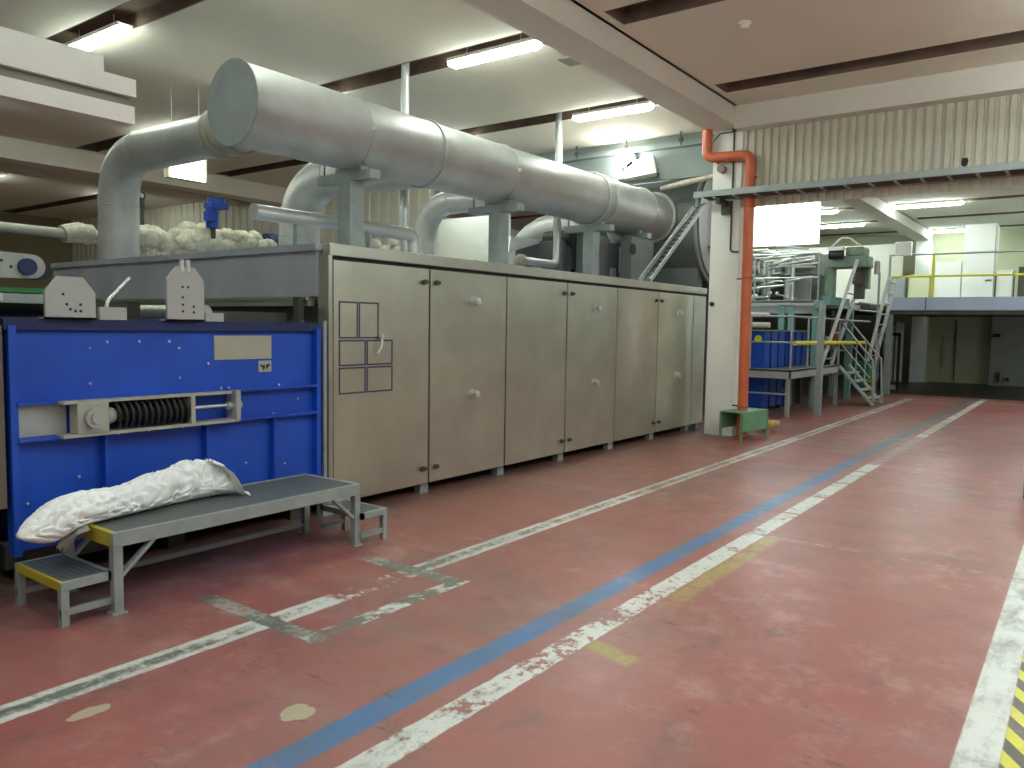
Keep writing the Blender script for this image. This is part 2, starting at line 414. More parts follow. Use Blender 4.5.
# ------------------------------------------------------------------ ceiling lamps
def lamp(x, y, mat, label, group, ln=1.32, z=4.72):
    t = thing('ceiling_lamp', label, 'lamp', (x, y, z), group)
    hw_ = .09 if z > 4.5 else .03
    link('housing', MB().box(x-hw_, x+hw_, y-ln/2+.02, y+ln/2-.02, z+.06, z+.1).cyl((x, y-.4, z+.1), (x, y-.4, 4.97), .006, 6).cyl((x, y+.4, z+.1), (x, y+.4, 4.97), .006, 6), M_white, t)
    poly = [(-.085, .06), (-.075, .015), (-.045, 0), (.045, 0), (.075, .015), (.085, .06)]
    m = MB(); vs = []
    for yy, k in ((y-ln/2, .55), (y-ln/2+.06, 1), (y+ln/2-.06, 1), (y+ln/2, .55)):
        vs += [(x+a*k, yy, z+.06-(.06-b)*k) for a, b in poly]
    fs = [(i*6+j, i*6+(j+1) % 6, (i+1)*6+(j+1) % 6, (i+1)*6+j) for i in range(3) for j in range(6)] + [tuple(range(6)), tuple(range(23, 17, -1))]
    m.add(vs, fs); link('diffuser', m, mat, t)
GL = 'tube lamps hanging in the ceiling slots over the oven'
lamp(7.43, 5.83, E_lamp, 'lit ceiling tube lamp above the middle of the big duct, left of the beam', GL)
lamp(10.36, 5.88, E_lamp, 'lit ceiling tube lamp above the far end of the big duct, beside the beam', GL)
lamp(4.55, 9.3, E_lamp, 'lit ceiling tube lamp above the white overhead channel at top left', GL)
lamp(7.43, 9.3, E_lamp, 'small glimpse of a lit tube lamp just above the big duct', GL)
for (x, y) in ((10.36, 9.3), (4.55, 5.83), (4.55, 12.8), (7.43, 12.8), (1.6, 5.83), (1.6, 9.3), (4.55, 20.5), (7.43, 20.5), (10.36, 20.5), (1.6, 20.5)):
    lamp(x, y, E_lamp, 'lit ceiling tube lamp over the oven hidden behind the duct or beyond the frame', GL)
for (x, y) in ((10.3, -1.3), (8.9, -.7), (6.0, -.6), (4.4, 1.0), (7.4, -2.2), (4.5, -1.9), (1.5, 1.2), (-1.3, -1.2), (-1.3, 3.2), (1.5, -3.5)):  # unseen lamps, some put in only to brighten the bay's ceiling
    lamp(x, y, E_near, 'unseen ceiling tube lamp added to light the red aisle bay', 'unseen tube lamps added over the aisle', z=4.15)
GF = 'tube lamps in the hall behind'
lamp(22.0, 3.5, E_far, 'lit tube lamp in the far hall, nearest one right of the far beam', GF, 1.6)
lamp(27.85, 3.75, E_far, 'lit tube lamp in the far hall left of the tall white cabinet', GF, 1.6)
lamp(16.3, 6.3, E_far, 'lit tube lamp in the far hall just right of the hanging white board, upper one', GF, 1.6)
lamp(19.2, 6.3, E_far, 'lit tube lamp in the far hall above the green machine head', GF, 1.6)
for (x, y) in ((22.0, 6.4), (25.0, 6.4), (13.4, 7.4), (16.3, 11), (20.9, .2), (25.0, .6), (16.3, 0), (13.4, 0), (13.4, 11), (19.2, -3), (24.9, 8.5)):
    lamp(x, y, E_far, 'lit tube lamp in the far hall hidden behind the sheet wall or the machines', GF, 1.6)

lamp(25.2, -1.6, E_far, 'unseen tube lamp added to brighten the space under the mezzanine', GF, 1.6, z=1.92)  # extra unseen lamp, put in to lift the dark area below the deck

# ------------------------------------------------------------------ oven
OX0, OX1, OY0, OY1 = 4.27, 12.0, 5.0, 9.8
ov = thing('industrial_oven', 'long stainless steel oven with tall doors in a row along the aisle', 'oven', (8.1, 7.4, 0))
link('body', MB().box(OX0+.03, OX1, OY0+.045, OY1, .1, 2.2), M_steel2, ov)
link('top_rail', MB().box(OX0, OX1, OY0-.005, OY0+.08, 2.15, 2.25), M_steel2, ov, bevel=.006)
link('roof', MB().box(OX0, OX1, OY0+.08, OY1, 2.2, 2.24), M_hood, ov)
link('end_post', MB().box(OX0-.02, OX0+.02, OY0-.01, OY0+.12, 1.60, 2.15).box(OX0-.01, OX0+.03, OY0+.0, OY0+.1, .1, 1.6), M_steel2, ov)
xs = [4.30, 5.47, 6.67, 7.86, 9.07, 10.27, 11.5, 11.99]
for i in range(7):
    a, b = xs[i]+.011, xs[i+1]-.011
    d = link('door', MB().box(a, b, OY0, OY0+.04, -.0+.105, 2.118), M_steel, ov, bevel=.004)
    if i == 0:
        tp = MB(); y = OY0-.0025
        def rect(x0, x1, z0, z1, t=.014):
            for q in ((x0, x1, z0, z0+t), (x0, x1, z1-t, z1), (x0, x0+t, z0, z1), (x1-t, x1, z0, z1)):
                tp.box(q[0], q[1], y, OY0+.001, q[2], q[3])
        rect(4.365, 4.575, 1.475, 1.785); rect(4.585, 4.815, 1.475, 1.785)
        rect(4.365, 4.665, 1.245, 1.465); rect(4.675, 4.985, 1.245, 1.465)
        rect(4.365, 4.665, 1.01, 1.235); rect(4.675, 4.985, 1.01, 1.235)
        link('tape_outline', tp, M_tapeb, d, 'dark purple taped rectangles')
        lv = MB().ball((4.82, OY0-.03, 1.49), .028, 12, 8).cyl((4.82, OY0-.03, 1.49), (4.82, OY0, 1.49), .018, 10)
        lv.tube([(4.82, OY0-.04, 1.49), (4.80, OY0-.05, 1.40), (4.755, OY0-.045, 1.34)], [.013, .016, .012], 10)
        link('handle', lv, M_steel2, d, 'hanging lever handle')
        for k in (-1,): pass
    kx = b-.07 if i in (0, 2, 4) else (a+.08 if i in (1, 3, 5) else None)
    if kx:
        for z in (1.995, .25):
            link('latch', MB().cyl((kx, OY0, z), (kx, OY0-.022, z), .024, 12).box(kx-.042, kx+.024, OY0-.036, OY0-.02, z-.014, z+.014), M_darkst, d)
    if i in (1, 3, 5):
        kx = (a+b)/2+.04
        for z in (1.84, .915):
            k = MB().cyl((kx, OY0, z), (kx, OY0-.012, z), .05, 18).cyl((kx, OY0-.012, z), (kx, OY0-.05, z), .022, 12)
            k.ball((kx+.012, OY0-.055, z-.006), .042, 14, 8, (1, .45, 1)).bar((kx-.05, OY0-.06, z+.03), (kx+.05, OY0-.06, z-.03), .02, .026)
            link('round_handle', k, M_alu, d)
link('door_gap', MB().box(OX0+.03, OX1-.01, OY0+.03, OY0+.05, .1, 2.15), M_dark, ov)
for x in xs[:-1]+[11.9]:
    link('foot', MB().box(x-.06, x+.05, OY0+.05, OY0+.13, 0, .11), M_frame, ov)
link('plinth', MB().box(OX0+.1, OX1-.1, OY0+.35, OY1, 0, .1), M_dark, ov)
# entry hood on the end face
hd = MB().box(OX0-.03, OX0+.03, OY0+.12, OY1, 1.82, 2.19)
link('entry_hood', hd, M_hood, ov, 'dull reflective hood panel')
link('hood_lip', MB().box(OX0-.09, OX0-.02, OY0+.16, OY1-.2, 1.74, 1.80).box(OX0-.11, OX0-.07, OY0+.16, OY1-.2, 1.79, 1.815), M_steel2, ov)
link('hood_top_strip', MB().box(OX0-.06, OX0+.04, OY0+.1, OY1, 2.19, 2.245), M_hood, ov)
link('entry_slot', MB().box(OX0, OX0+.04, OY0+.12, OY1, 1.58, 1.76), M_darkst, ov)
link('bracket', MB().box(OX0-.16, OX0-.1, OY0+.2, OY0+.26, 1.58, 1.81).ball((OX0-.13, OY0+.18, 1.6), .02, 8, 6), M_darkst, ov)

# ------------------------------------------------------------------ blue machine
bx0, bx1, by = 1.91, 4.21, 5.03
bl = thing('blue_machine', 'blue steel machine frame with bolted panels left of the stainless oven', 'machine', (3.06, 6.5, 0))
link('side_panel', MB().box(bx0, bx1, by+.02, by+.06, .22, 1.55), M_blue, bl)
link('body', MB().box(bx0+.05, bx1-.02, by+.06, 9.3, .25, 1.5), M_blue2, bl)
link('top_flange', MB().box(bx0-.02, bx1-.02, by-.02, by+.06, 1.535, 1.60), M_blue2, bl, 'dark blue top flange')
link('end_flange', MB().box(bx0-.0, bx0+.04, by-.03, by+.03, .2, 1.56), M_blue, bl)
link('end_flange', MB().box(bx1-.08, bx1-.04, by-.04, by+.03, .26, 1.56), M_blue, bl)
link('grey_post', MB().box(bx0-.09, bx0-.03, by-.02, by+.05, .5, 1.56), M_brown, bl, 'grey upright at the left edge')
link('grey_strip', MB().box(bx1+.005, bx1+.04, by-.02, by+.0, .14, 1.62), M_frame, bl)
for z in (1.10, .885):
    link('rib', MB().box(bx0+.03, bx1-.07, by-.05, by+.02, z-.008, z+.012), M_blue, bl)
for x in (2.45, 3.16, 3.73):
    if x > 3.5: link('stiffener', MB().box(x-.008, x+.008, by-.035, by+.02, .22, .88), M_blue, bl)
    else: link('stiffener', MB().box(x-.01, x+.01, by-.04, by+.02, .22, .88), M_blue, bl)
for (x, z) in ((2.38, 1.42), (2.49, 1.46), (2.70, 1.46), (2.91, 1.46), (2.98, 1.415), (2.38, 1.2), (2.98, 1.21), (3.2, 1.3), (2.55, .87), (2.76, .87), (3.0, .87), (3.5, .55), (2.3, .62), (2.58, .52), (3.98, 1.0), (3.85, .5), (2.0, .5), (3.3, 1.12), (3.36, 1.12), (3.75, .9), (3.8, 1.12)):
    link('bolt', MB().ball((x, by+.012, z), .010, 8, 6), M_alu, bl)
link('nameplate', MB().box(3.25, 3.735, by+.012, by+.021, 1.325, 1.50), M_beige, bl, 'blank grey rectangular plate')
st = link('label_sticker', MB().box(3.62, 3.735, by+.014, by+.021, 1.225, 1.31), M_plate, bl, 'small pale square sticker with dark marks')
link('sticker_mark', MB().prism([(3.632, 1.272), (3.65, 1.262), (3.662, 1.24), (3.668, 1.24), (3.676, 1.262), (3.668, 1.285), (3.655, 1.268), (3.64, 1.285)], 'Y', by+.011, by+.014).prism([(3.682, 1.27), (3.70, 1.285), (3.725, 1.28), (3.705, 1.262), (3.69, 1.24), (3.69, 1.262)], 'Y', by+.011, by+.014), M_black, st)
link('white_plate', MB().box(1.955, 2.23, by+.008, by+.021, .90, 1.085), M_plate, bl, 'pale plate left of the spring unit')
link('beam', MB().box(bx0, bx1, by+.1, by+.22, .1, .25), M_darkst, bl)
for x in (2.05, 3.0, 4.05): link('leg', MB().box(x-.06, x+.06, by+.12, by+.24, 0, .25), M_darkst, bl)
def mplate(x0, x1, z1, holes, knob):
    p = MB(); y0 = by-.06; c = .07
    poly = [(x0, 1.60), (x1, 1.60), (x1, z1-c*1.3), (x1-c, z1), (x0+c, z1), (x0, z1-c*1.3)]
    p.prism(poly, 'Y', y0, y0+.025)
    p.box(x0, x1, y0, y0+.1, 1.60, 1.612)
    o = link('mounting_plate', p, M_plate, bl, 'pale plate with bolt holes')
    for (hx, hz) in holes: link('hole', MB().cyl((hx, y0-.002, hz), (hx, y0+.002, hz), .0085, 10), M_black, o)
    if knob: link('knob', MB().cyl(((x0+x1)/2-.025, y0+.01, z1-.03), ((x0+x1)/2-.025, y0+.01, z1+.05), .016, 12).cyl(((x0+x1)/2+.02, y0+.01, z1-.03), ((x0+x1)/2+.02, y0+.01, z1+.05), .016, 12), M_alu, o)
mplate(2.10, 2.39, 1.855, [(2.22, 1.69), (2.24, 1.66), (2.27, 1.65), (2.30, 1.69), (2.3, 1.65), (2.2, 1.75)], False)
mplate(2.86, 3.13, 1.965, [(2.97, 1.83), (3.01, 1.83), (2.97, 1.76), (2.97, 1.71), (2.97, 1.665), (3.05, 1.70), (3.05, 1.66)], True)
# rollers and blocks between the plates and the oven mouth
mt = MB().box(2.45, 2.84, by+.25, by+.5, 1.6, 1.72).box(3.2, 4.1, by+.3, by+.36, 1.60, 1.68)
link('crossbar', mt, M_darkst, bl)
link('roller', MB().cyl((3.3, by+.2, 1.66), (3.3, 9.0, 1.66), .06, 18), M_steel2, bl)
link('roller', MB().cyl((2.6, by+.4, 1.68), (2.6, 9.0, 1.68), .07, 18), M_darkst, bl)
link('curved_rail', MB().tube(bent([(2.52, by+.1, 1.6), (2.54, by+.1, 1.72), (2.95, by+.6, 1.90)], .1), .012, 10), M_alu, bl)
link('threading_plate', MB().box(2.43, 2.6, by-.03, by+.0, 1.60, 1.68), M_plate, bl)
link('threading_plate', MB().box(3.16, 3.3, by-.03, by, 1.60, 1.66), M_plate, bl)
# spring tensioner
sp = thing('spring_tensioner', 'beige spring tensioner with black coil spring bolted on the blue machine', 'tensioner', (2.9, by-.1, .88))
yc, zc = by-.075, 1.0
link('guide_rail', MB().box(2.16, 3.30, by-.12, by-.02, 1.09, 1.108), M_beige, sp)
link('guide_rail', MB().box(2.16, 3.36, by-.12, by-.02, .885, .905), M_beige, sp)
link('bearing_block', MB().box(2.235, 2.425, by-.13, by-.02, .905, 1.09), M_beige, sp, bevel=.006)
link('bearing_cap', MB().cyl((2.33, by-.13, zc), (2.33, by-.17, zc), .062, 24).cyl((2.33, by-.17, zc), (2.33, by-.185, zc), .035, 16), M_plate, sp)
link('shaft_boss', MB().cyl((2.425, yc, zc), (2.48, yc, zc), .06, 20, .045), M_plate, sp)
pts = [(2.47+.505*i/300, yc+.06*math.cos(2*PI*12*i/300), zc+.078*math.sin(2*PI*12*i/300)) for i in range(301)]
link('coil_spring', MB().tube(pts, .0115, 8), M_black, sp)
link('spring_sleeve', MB().cyl((2.46, yc, zc), (2.98, yc, zc), .04, 16), M_dark, sp)
link('stop_plate', MB().box(2.98, 3.01, by-.13, by-.02, .905, 1.09), M_beige, sp)
link('pull_rod', MB().cyl((3.0, yc, zc+.005), (3.37, yc, zc+.005), .011, 12), M_alu, sp)
link('end_bracket', MB().box(3.33, 3.365, by-.13, by-.01, .895, 1.11), M_plate, sp)
link('rod_nut', MB().cyl((3.29, yc, zc), (3.40, yc, zc), .03, 6), M_plate, sp)

# ------------------------------------------------------------------ step platform
pf = thing('step_platform', 'grey steel step platform with grating deck and low steps in front of the blue machine', 'platform', (2.97, 4.5, 0))
px0, px1, py0, py1, pz = 2.08, 3.86, 4.19, 4.80, .445
link('deck', MB().box(px0+.03, px1-.03, py0+.02, py1-.02, pz-.02, pz), M_grate, pf)
link('deck_frame', MB().box(px0, px1, py0, py0+.03, pz-.075, pz+.004).box(px0+.03, px1, py1-.03, py1, pz-.075, pz+.004).box(px1-.03, px1, py0+.03, py1-.03, pz-.075, pz+.004), M_frame, pf)
link('yellow_edge', MB().box(px0, px0+.03, py0+.03, py1, pz-.075, pz+.004), M_yellow, pf, 'yellow painted end edge')
for (x, y) in ((px0, py0), (px1-.05, py0), (px0, py1-.05), (px1-.05, py1-.05)):
    link('leg', MB().box(x, x+.05, y, y+.05, .006, pz-.07).box(x-.015, x+.065, y-.015, y+.065, 0, .008), M_frame, pf)
for (x, s) in ((px0+.05, 1), (px1-.05, -1)):
    for y in (py0+.015, py1-.03):
        link('brace', MB().bar((x, y+.01, pz-.24), (x+s*.19, y+.01, pz-.07), .02, .035, (0, 1, 0)), M_frame, pf)
link('stretcher', MB().box(px0+.05, px1-.05, py1-.04, py1-.01, .05, .08), M_frame, pf)
def low_step(x0, x1, y0, y1, edge):
    z = .235; xe = x0 if edge < 0 else x1
    s_ = link('low_step', MB().box(x0, x1, y0, y0+.025, z-.045, z).box(x0, x1, y1-.025, y1, z-.045, z).box(x1-.025 if edge < 0 else x0, x1 if edge < 0 else x0+.025, y0, y1, z-.045, z), M_frame, pf)
    link('tread', MB().box(x0+.02, x1-.02, y0+.02, y1-.02, z-.02, z-.002), M_grate, s_)
    ex = (x0, x0+.02) if edge < 0 else (x1-.02, x1)
    link('step_edge', MB().box(ex[0]-.001, ex[1], y0+.02, y1-.02, z-.045, z+.001), M_yellow if edge < 0 else M_frame, s_)
    lx = (x0, x0+.04) if edge < 0 else (x1-.04, x1)
    for y in (y0, y1-.04): link('step_leg', MB().box(lx[0], lx[1], y, y+.04, 0, z-.04), M_frame, s_)
    link('step_rail', MB().box(x0, x1, y0+.005, y0+.03, .055, .09), M_frame, s_)
    link('step_rail', MB().box(x0, x1, y1-.03, y1-.005, .055, .09), M_frame, s_)
low_step(1.82, px0+.01, 4.22, 4.78, -1)
low_step(px1-.01, 4.10, 4.16, 4.62, 1)

# cloth bundle lying on the platform
from mathutils import noise as MN
def cloth():
    NL, NA = 200, 110; vs = []
    key = [(0, 1.72, 4.47, .472, .450, .02), (.05, 1.77, 4.48, .53, .415, .08), (.13, 1.88, 4.50, .592, .385, .115), (.24, 2.03, 4.53, .628, .449, .125), (.38, 2.27, 4.57, .628, .449, .125),
           (.50, 2.46, 4.60, .635, .449, .115), (.60, 2.62, 4.63, .675, .449, .11), (.72, 2.79, 4.66, .698, .449, .125), (.83, 2.93, 4.665, .698, .449, .13), (.92, 3.02, 4.65, .64, .449, .12), (1, 3.08, 4.62, .47, .449, .06)]
    def at(t):
        for a, b in zip(key, key[1:]):
            if t <= b[0]:
                u = (t-a[0])/(b[0]-a[0])
                return [a[k]*(1-u)+b[k]*u for k in range(1, 6)]
        return list(key[-1][1:])
    def sm(t):
        q = [at(min(1, max(0, t+d))) for d in (-.03, -.015, 0, .015, .03)]
        return [sum(c)/5 for c in zip(*q)]
    for i in range(NL+1):
        t = i/NL; x, y, zt, zb, hw = sm(t) if .03 < t < .97 else at(t)
        for j in range(NA):
            a = 2*PI*j/NA; cy, cz = math.cos(a), math.sin(a)
            p = Vector((x, y+cy*hw, (zt+zb)/2+cz*(zt-zb)/2))
            q = Vector((p.x*5.5, p.y*9, p.z*9))
            n1 = MN.noise(q); warp = Vector((MN.noise(q*1.3+Vector((5, 0, 0))), MN.noise(q*1.3+Vector((0, 7, 0))), MN.noise(q*1.3)))*.9
            r1 = 1-abs(MN.noise(q*1.6+warp))*2.2; r2 = 1-abs(MN.noise(Vector((p.x*16, p.y*30, p.z*22))+warp*1.5))*2.4
            d = .020*n1-.030*max(0, r1)**4-.013*max(0, r2)**3+.004
            f = min(1, 8*t, 8*(1-t)); d *= f
            k = 1+d/max(hw, .05); sag = 1+.14*max(0, -cz)
            yy = y+cy*hw*sag*k
            zm, zr = (zt+zb)/2, (zt-zb)/2
            zz = zm+(abs(cz)**.85)*(1 if cz > 0 else -1)*zr+(d if cz > -.2 else d*.3)
            if t > .2: zz = max(zz, pz+.004)
            vs.append((x+.012*math.sin(3*a+8*t)*f, yy, zz))
    fs = [(i*NA+j, i*NA+(j+1) % NA, (i+1)*NA+(j+1) % NA, (i+1)*NA+j) for i in range(NL) for j in range(NA)]
    fs += [tuple(range(NA-1, -1, -1)), tuple(range(NL*NA, NL*NA+NA))]
    return MB().add(vs, fs, True)
cb = solo('cloth_bundle', cloth(), M_cloth, 'rolled white cloth bundle lying across the grey step platform', 'cloth')
def flap(name, pts, wd, seed):
    rnd = random.Random(seed); m = MB(); vs = []; n = len(pts); k = 14
    for i, (x, y, z) in enumerate(pts):
        for j in range(k):
            u = j/(k-1)-.5
            vs.append((x+.01*math.sin(6*u+i), y+u*wd*(1-.25*abs(2*i/(n-1)-1)), z+.010*math.sin(16*u+i*1.3)+.006*math.sin(31*u-i)))
    top = len(vs)
    vs += [(a, b, c-.006) for a, b, c in vs]
    fs = [(i*k+j, i*k+j+1, (i+1)*k+j+1, (i+1)*k+j) for i in range(n-1) for j in range(k-1)]
    fs += [tuple(top+q for q in reversed(f)) for f in fs]
    m.add(vs, fs, True); return m
link('loose_flap', flap('f', [(2.90, 4.57, .70), (2.97, 4.56, .66), (3.02, 4.55, .60), (3.05, 4.54, .54), (3.07, 4.53, .49), (3.12, 4.52, .462)], .17, 1), M_cloth, cb)
link('hanging_corner', flap('f', [(2.05, 4.42, .462), (1.99, 4.42, .44), (1.95, 4.43, .40), (1.92, 4.44, .36)], .12, 4), M_clothd, cb, 'soiled corner hanging off the deck end')

# ------------------------------------------------------------------ ducts
DY, DZ, DR = 6.3, 3.555, .368
du = thing('exhaust_duct', 'large galvanised exhaust duct running above the oven on posts', 'duct', (8.3, DY, 2.3))
rr = [DR, DR, DR, DR+.005, DR+.02, DR+.03]
link('main_pipe', MB().tube([(4.27, DY, DZ), (6.0, DY, DZ), (8.2, DY, DZ), (10.4, DY, DZ), (11.6, DY, DZ-.01), (12.95, DY, DZ-.02)], rr, 64), M_galv, du)
link('end_cap', MB().cyl((4.262, DY, DZ), (4.275, DY, DZ), DR+.012, 64), simple('matt cap', (150, 158, 160), .6, .2), du, 'flat round end cap')
for x, k in ((5.63, .005), (6.74, .014), (8.13, .005), (10.43, .014), (10.66, .012), (12.0, .008)):
    link('band', MB().ring((x, DY, DZ), 'X', DR+.008+(.02 if x > 10 else 0), k, 64), M_galv, du)
link('flange', MB().cyl((12.60, DY, DZ-.02), (12.66, DY, DZ-.02), DR+.07, 64), M_galv, du)
for x in (5.63, 8.13, 12.0):
    link('band_clamp', MB().box(x-.02, x+.02, DY-DR-.04, DY-DR, DZ-.02, DZ+.03), M_alu, du)
def branch(x, y, z, r, rad, z0=2.24, yend=DY+.1):
    p = bent([(x, y, z0), (x, y, z), (x, yend, z)], rad, 8)
    o = link('branch_pipe', MB().tube(p, r, 40), M_galv, du)
    link('seam_ring', MB().ring(tuple(p[1]), 'Z', r+.002, .006, 40, 6), M_galv, o)
    link('seam_ring', MB().ring(tuple(p[9]), 'Y', r+.002, .006, 40, 6), M_galv, o)
    return o
branch(4.56, 8.9, 3.42, .21, .55)
o = branch(7.05, 8.88, 3.53, .275, .75)
branch(9.67, 8.95, 3.57, .19, .6)
branch(11.45, 8.35, 3.27, .30, 1.1)
link('collar', MB().cyl((4.56, DY+.50, 3.42), (4.56, DY+.56, 3.42), .255, 40).cyl((4.56, DY+.30, 3.42), (4.56, DY+.50, 3.42), .235, 40).cyl((4.56, DY+.64, 3.42), (4.56, DY+.66, 3.42), .235, 40), M_beige, du, 'pale ribbed collar')
def support(x, label, w=.2):
    t = thing('duct_support', label, 'support', (x, DY, 2.24), 'posts under the exhaust duct')
    link('post', MB().box(x-w/2, x+w/2, DY-.09, DY+.09, 2.24, 3.07), M_frame, t, bevel=.006)
    link('saddle', MB().box(x-.05, x+.05, DY-.2, DY+.2, 3.16, 3.215), M_frame, t, bevel=.004)
    link('cross_plate', MB().box(x-.07, x+.07, DY-.36, DY+.46, 3.07, 3.16), M_frame, t, bevel=.004)
    link('tie_rod', MB().cyl((x, DY+.42, 3.1), (x, DY+.42, 3.6), .008, 6), M_darkst, t)
support(5.67, 'wide grey post under the duct, the nearest of the row')
support(8.2, 'grey post under the duct, second from the camera')
support(10.55, 'grey post under the duct, third from the camera')
support(11.8, 'grey post under the duct at its far end', .28)

# thin vent pipes through the roof slot
v = thing('vent_pipe', 'thin bright vertical vent pipe rising to the ceiling slot left of the first lamp', 'pipe', (7.3, 7.1, 2.24), 'thin vent pipes')
link('pipe', MB().cyl((7.28, 7.1, 2.3), (7.28, 7.1, 4.97), .052, 20).cyl((7.28, 7.1, 2.6), (7.28, 7.1, 3.1), .062, 20), M_alu, v)
link('elbow', MB().tube(bent([(7.28, 7.1, 2.34), (7.28, 7.1, 2.30), (7.28, 7.5, 2.30)], .06), .06, 16).cyl((7.28, 7.1, 2.24), (7.28, 7.1, 2.3), .07, 16), M_alu, v)
v = thing('vent_pipe', 'thin bright vertical vent pipe with a bottom elbow, right of centre under the second lamp', 'pipe', (10.45, 6.95, 2.24), 'thin vent pipes')
link('pipe', MB().cyl((10.53, 6.92, 2.7), (10.53, 6.92, 4.97), .058, 20), M_alu, v)
link('elbow', MB().tube(bent([(10.53, 6.92, 2.85), (10.53, 6.92, 2.585), (9.6, 6.92, 2.585)], .12), .062, 18), M_alu, v)
link('lagged_end', MB().ball((9.55, 6.92, 2.57), .10, 14, 10, (1.2, 1, 1), .15, random.Random(2)), M_lag, v)
link('pipe_foot', MB().box(9.95, 10.0, 6.86, 6.98, 2.24, 2.53), M_frame, v)

pp = thing('silver_pipe', 'shiny aluminium clad pipe lying level above the oven roof behind the nearest post', 'pipe', (5.8, 6.6, 2.24))
link('jacket', MB().tube(bent([(4.70, 6.6, 2.67), (6.93, 6.6, 2.67), (6.93, 6.6, 2.24)], .12), .075, 28), M_alu, pp)
link('end_disc', MB().cyl((4.69, 6.6, 2.67), (4.702, 6.6, 2.67), .079, 28), M_alu, pp)
for x in (5.2, 6.2): link('bracket', MB().box(x-.02, x+.02, 6.57, 6.63, 2.24, 2.60), M_frame, pp)

lp = thing('lagged_pipe', 'pale pipe wrapped in crumpled foil lagging across the back of the oven roof', 'pipe', (5.0, 9.35, 2.24))
link('bare_pipe', MB().tube([(-1, 9.35, 2.58), (4.0, 9.35, 2.56), (4.8, 9.35, 2.56)], .055, 18), M_beige, lp)
rnd = random.Random(5); pts = []; rs = []
for i in range(46):
    u = i/45; pts.append((4.15+2.75*u, 9.35+.03*math.sin(9*u), 2.55+.08*u+.03*math.sin(23*u))); rs.append(.09+.05*u+rnd.uniform(-.03, .03))
link('foil_lagging', MB().tube(pts, rs, 18), M_lag, lp)
lump = MB()
for i in range(26):
    u = rnd.random(); lump.ball((5.0+1.9*u, 9.3+rnd.uniform(-.1, .1), 2.58+rnd.uniform(-.1, .12)+.1*u), rnd.uniform(.08, .17), 12, 8, (1.2, 1, 1), .18, rnd)
link('foil_lumps', lump, M_lag, lp)
link('valve_stem', MB().cyl((5.05, 9.3, 2.6), (5.05, 9.3, 2.95), .02, 8).ring((5.05, 9.3, 3.1), 'Y', .04, .012, 16, 6).cyl((5.05, 9.3, 2.95), (5.05, 9.3, 3.06), .03, 8), M_darkst, lp)
vv = thing('valve_actuator', 'blue valve actuator above the crumpled foil lagging', 'valve', (6.0, 9.2, 2.7))
link('actuator_head', MB().cyl((5.98, 9.2, 3.1), (5.98, 9.2, 3.18), .11, 20).box(5.86, 6.1, 9.1, 9.3, 3.05, 3.12), M_valve, vv, bevel=.008)
link('actuator_body', MB().cyl((5.92, 9.2, 2.8), (5.92, 9.2, 3.05), .08, 16).box(5.80, 5.94, 9.1, 9.2, 2.88, 3.0), M_valve, vv)
link('valve_neck', MB().cyl((5.93, 9.2, 2.66), (5.93, 9.2, 2.82), .035, 12), M_darkst, vv)
fl = MB(); rnd = random.Random(9)
for i in range(44):
    u = rnd.random(); fl.ball((6.85+1.05*u, 7.6+rnd.uniform(-.2, .2), 2.33+rnd.random()*.42*(1-abs(u-.6)*.9)), rnd.uniform(.06, .11), 10, 7, (1, 1, .9), .25, rnd)
solo('insulation_wool', fl, M_fluff, 'heap of torn white insulation wool on the oven roof between the first two posts', 'insulation', kind='stuff')
dv = thing('machine_drive', 'dark blue and grey drive unit on the oven roof behind the nearest post', 'drive', (7.3, 9.3, 2.24))
link('motor', MB().cyl((6.95, 9.5, 2.72), (7.5, 9.5, 2.72), .14, 20).box(7.05, 7.3, 9.4, 9.6, 2.3, 2.6), M_blue2, dv)
link('base', MB().box(6.9, 7.6, 9.3, 9.7, 2.24, 2.34), M_darkst, dv)

# hanging box lamp behind the elbow
sg = thing('hanging_box_sign', 'bright white box sign hanging from the ceiling under the duct elbow', 'sign', (5.9, 10.1, 3.6))
link('lit_face', MB().box(5.82, 6.34, 10.0, 10.02, 3.52, 3.86), E_sign, sg)
link('box', MB().box(5.82, 6.38, 10.02, 10.16, 3.52, 3.86), M_cream, sg)
link('hanger', MB().cyl((6.3, 10.08, 3.86), (6.3, 10.08, ZC), .006, 6), M_frame, sg)
link('hanger', MB().cyl((5.9, 10.08, 3.86), (5.9, 10.08, ZC), .006, 6), M_frame, sg)

# white overhead channel at top left
ch = thing('overhead_channel', 'white steel overhead channel ending at upper left with a grey recessed groove', 'channel', (0, 4.5, 2.6))
link('upper_flange', MB().box(-4.9, 2.34, 4.35, 4.44, 2.835, 2.93), M_white, ch)
link('web', MB().box(-4.9, 2.32, 4.385, 4.44, 2.77, 2.84), simple('grey groove', (128, 130, 122), .7), ch)
link('lower_flange', MB().box(-4.9, 2.33, 4.35, 4.44, 2.685, 2.78), M_white, ch)
link('top_box', MB().box(-4.9, 2.22, 4.46, 4.6, 2.85, 3.05), M_white, ch)
for x in (-3.5, -.5, 1.4): link('hanger', MB().cyl((x, 4.65, 3.05), (x, 4.65, 4.56), .012, 8), M_frame, ch)

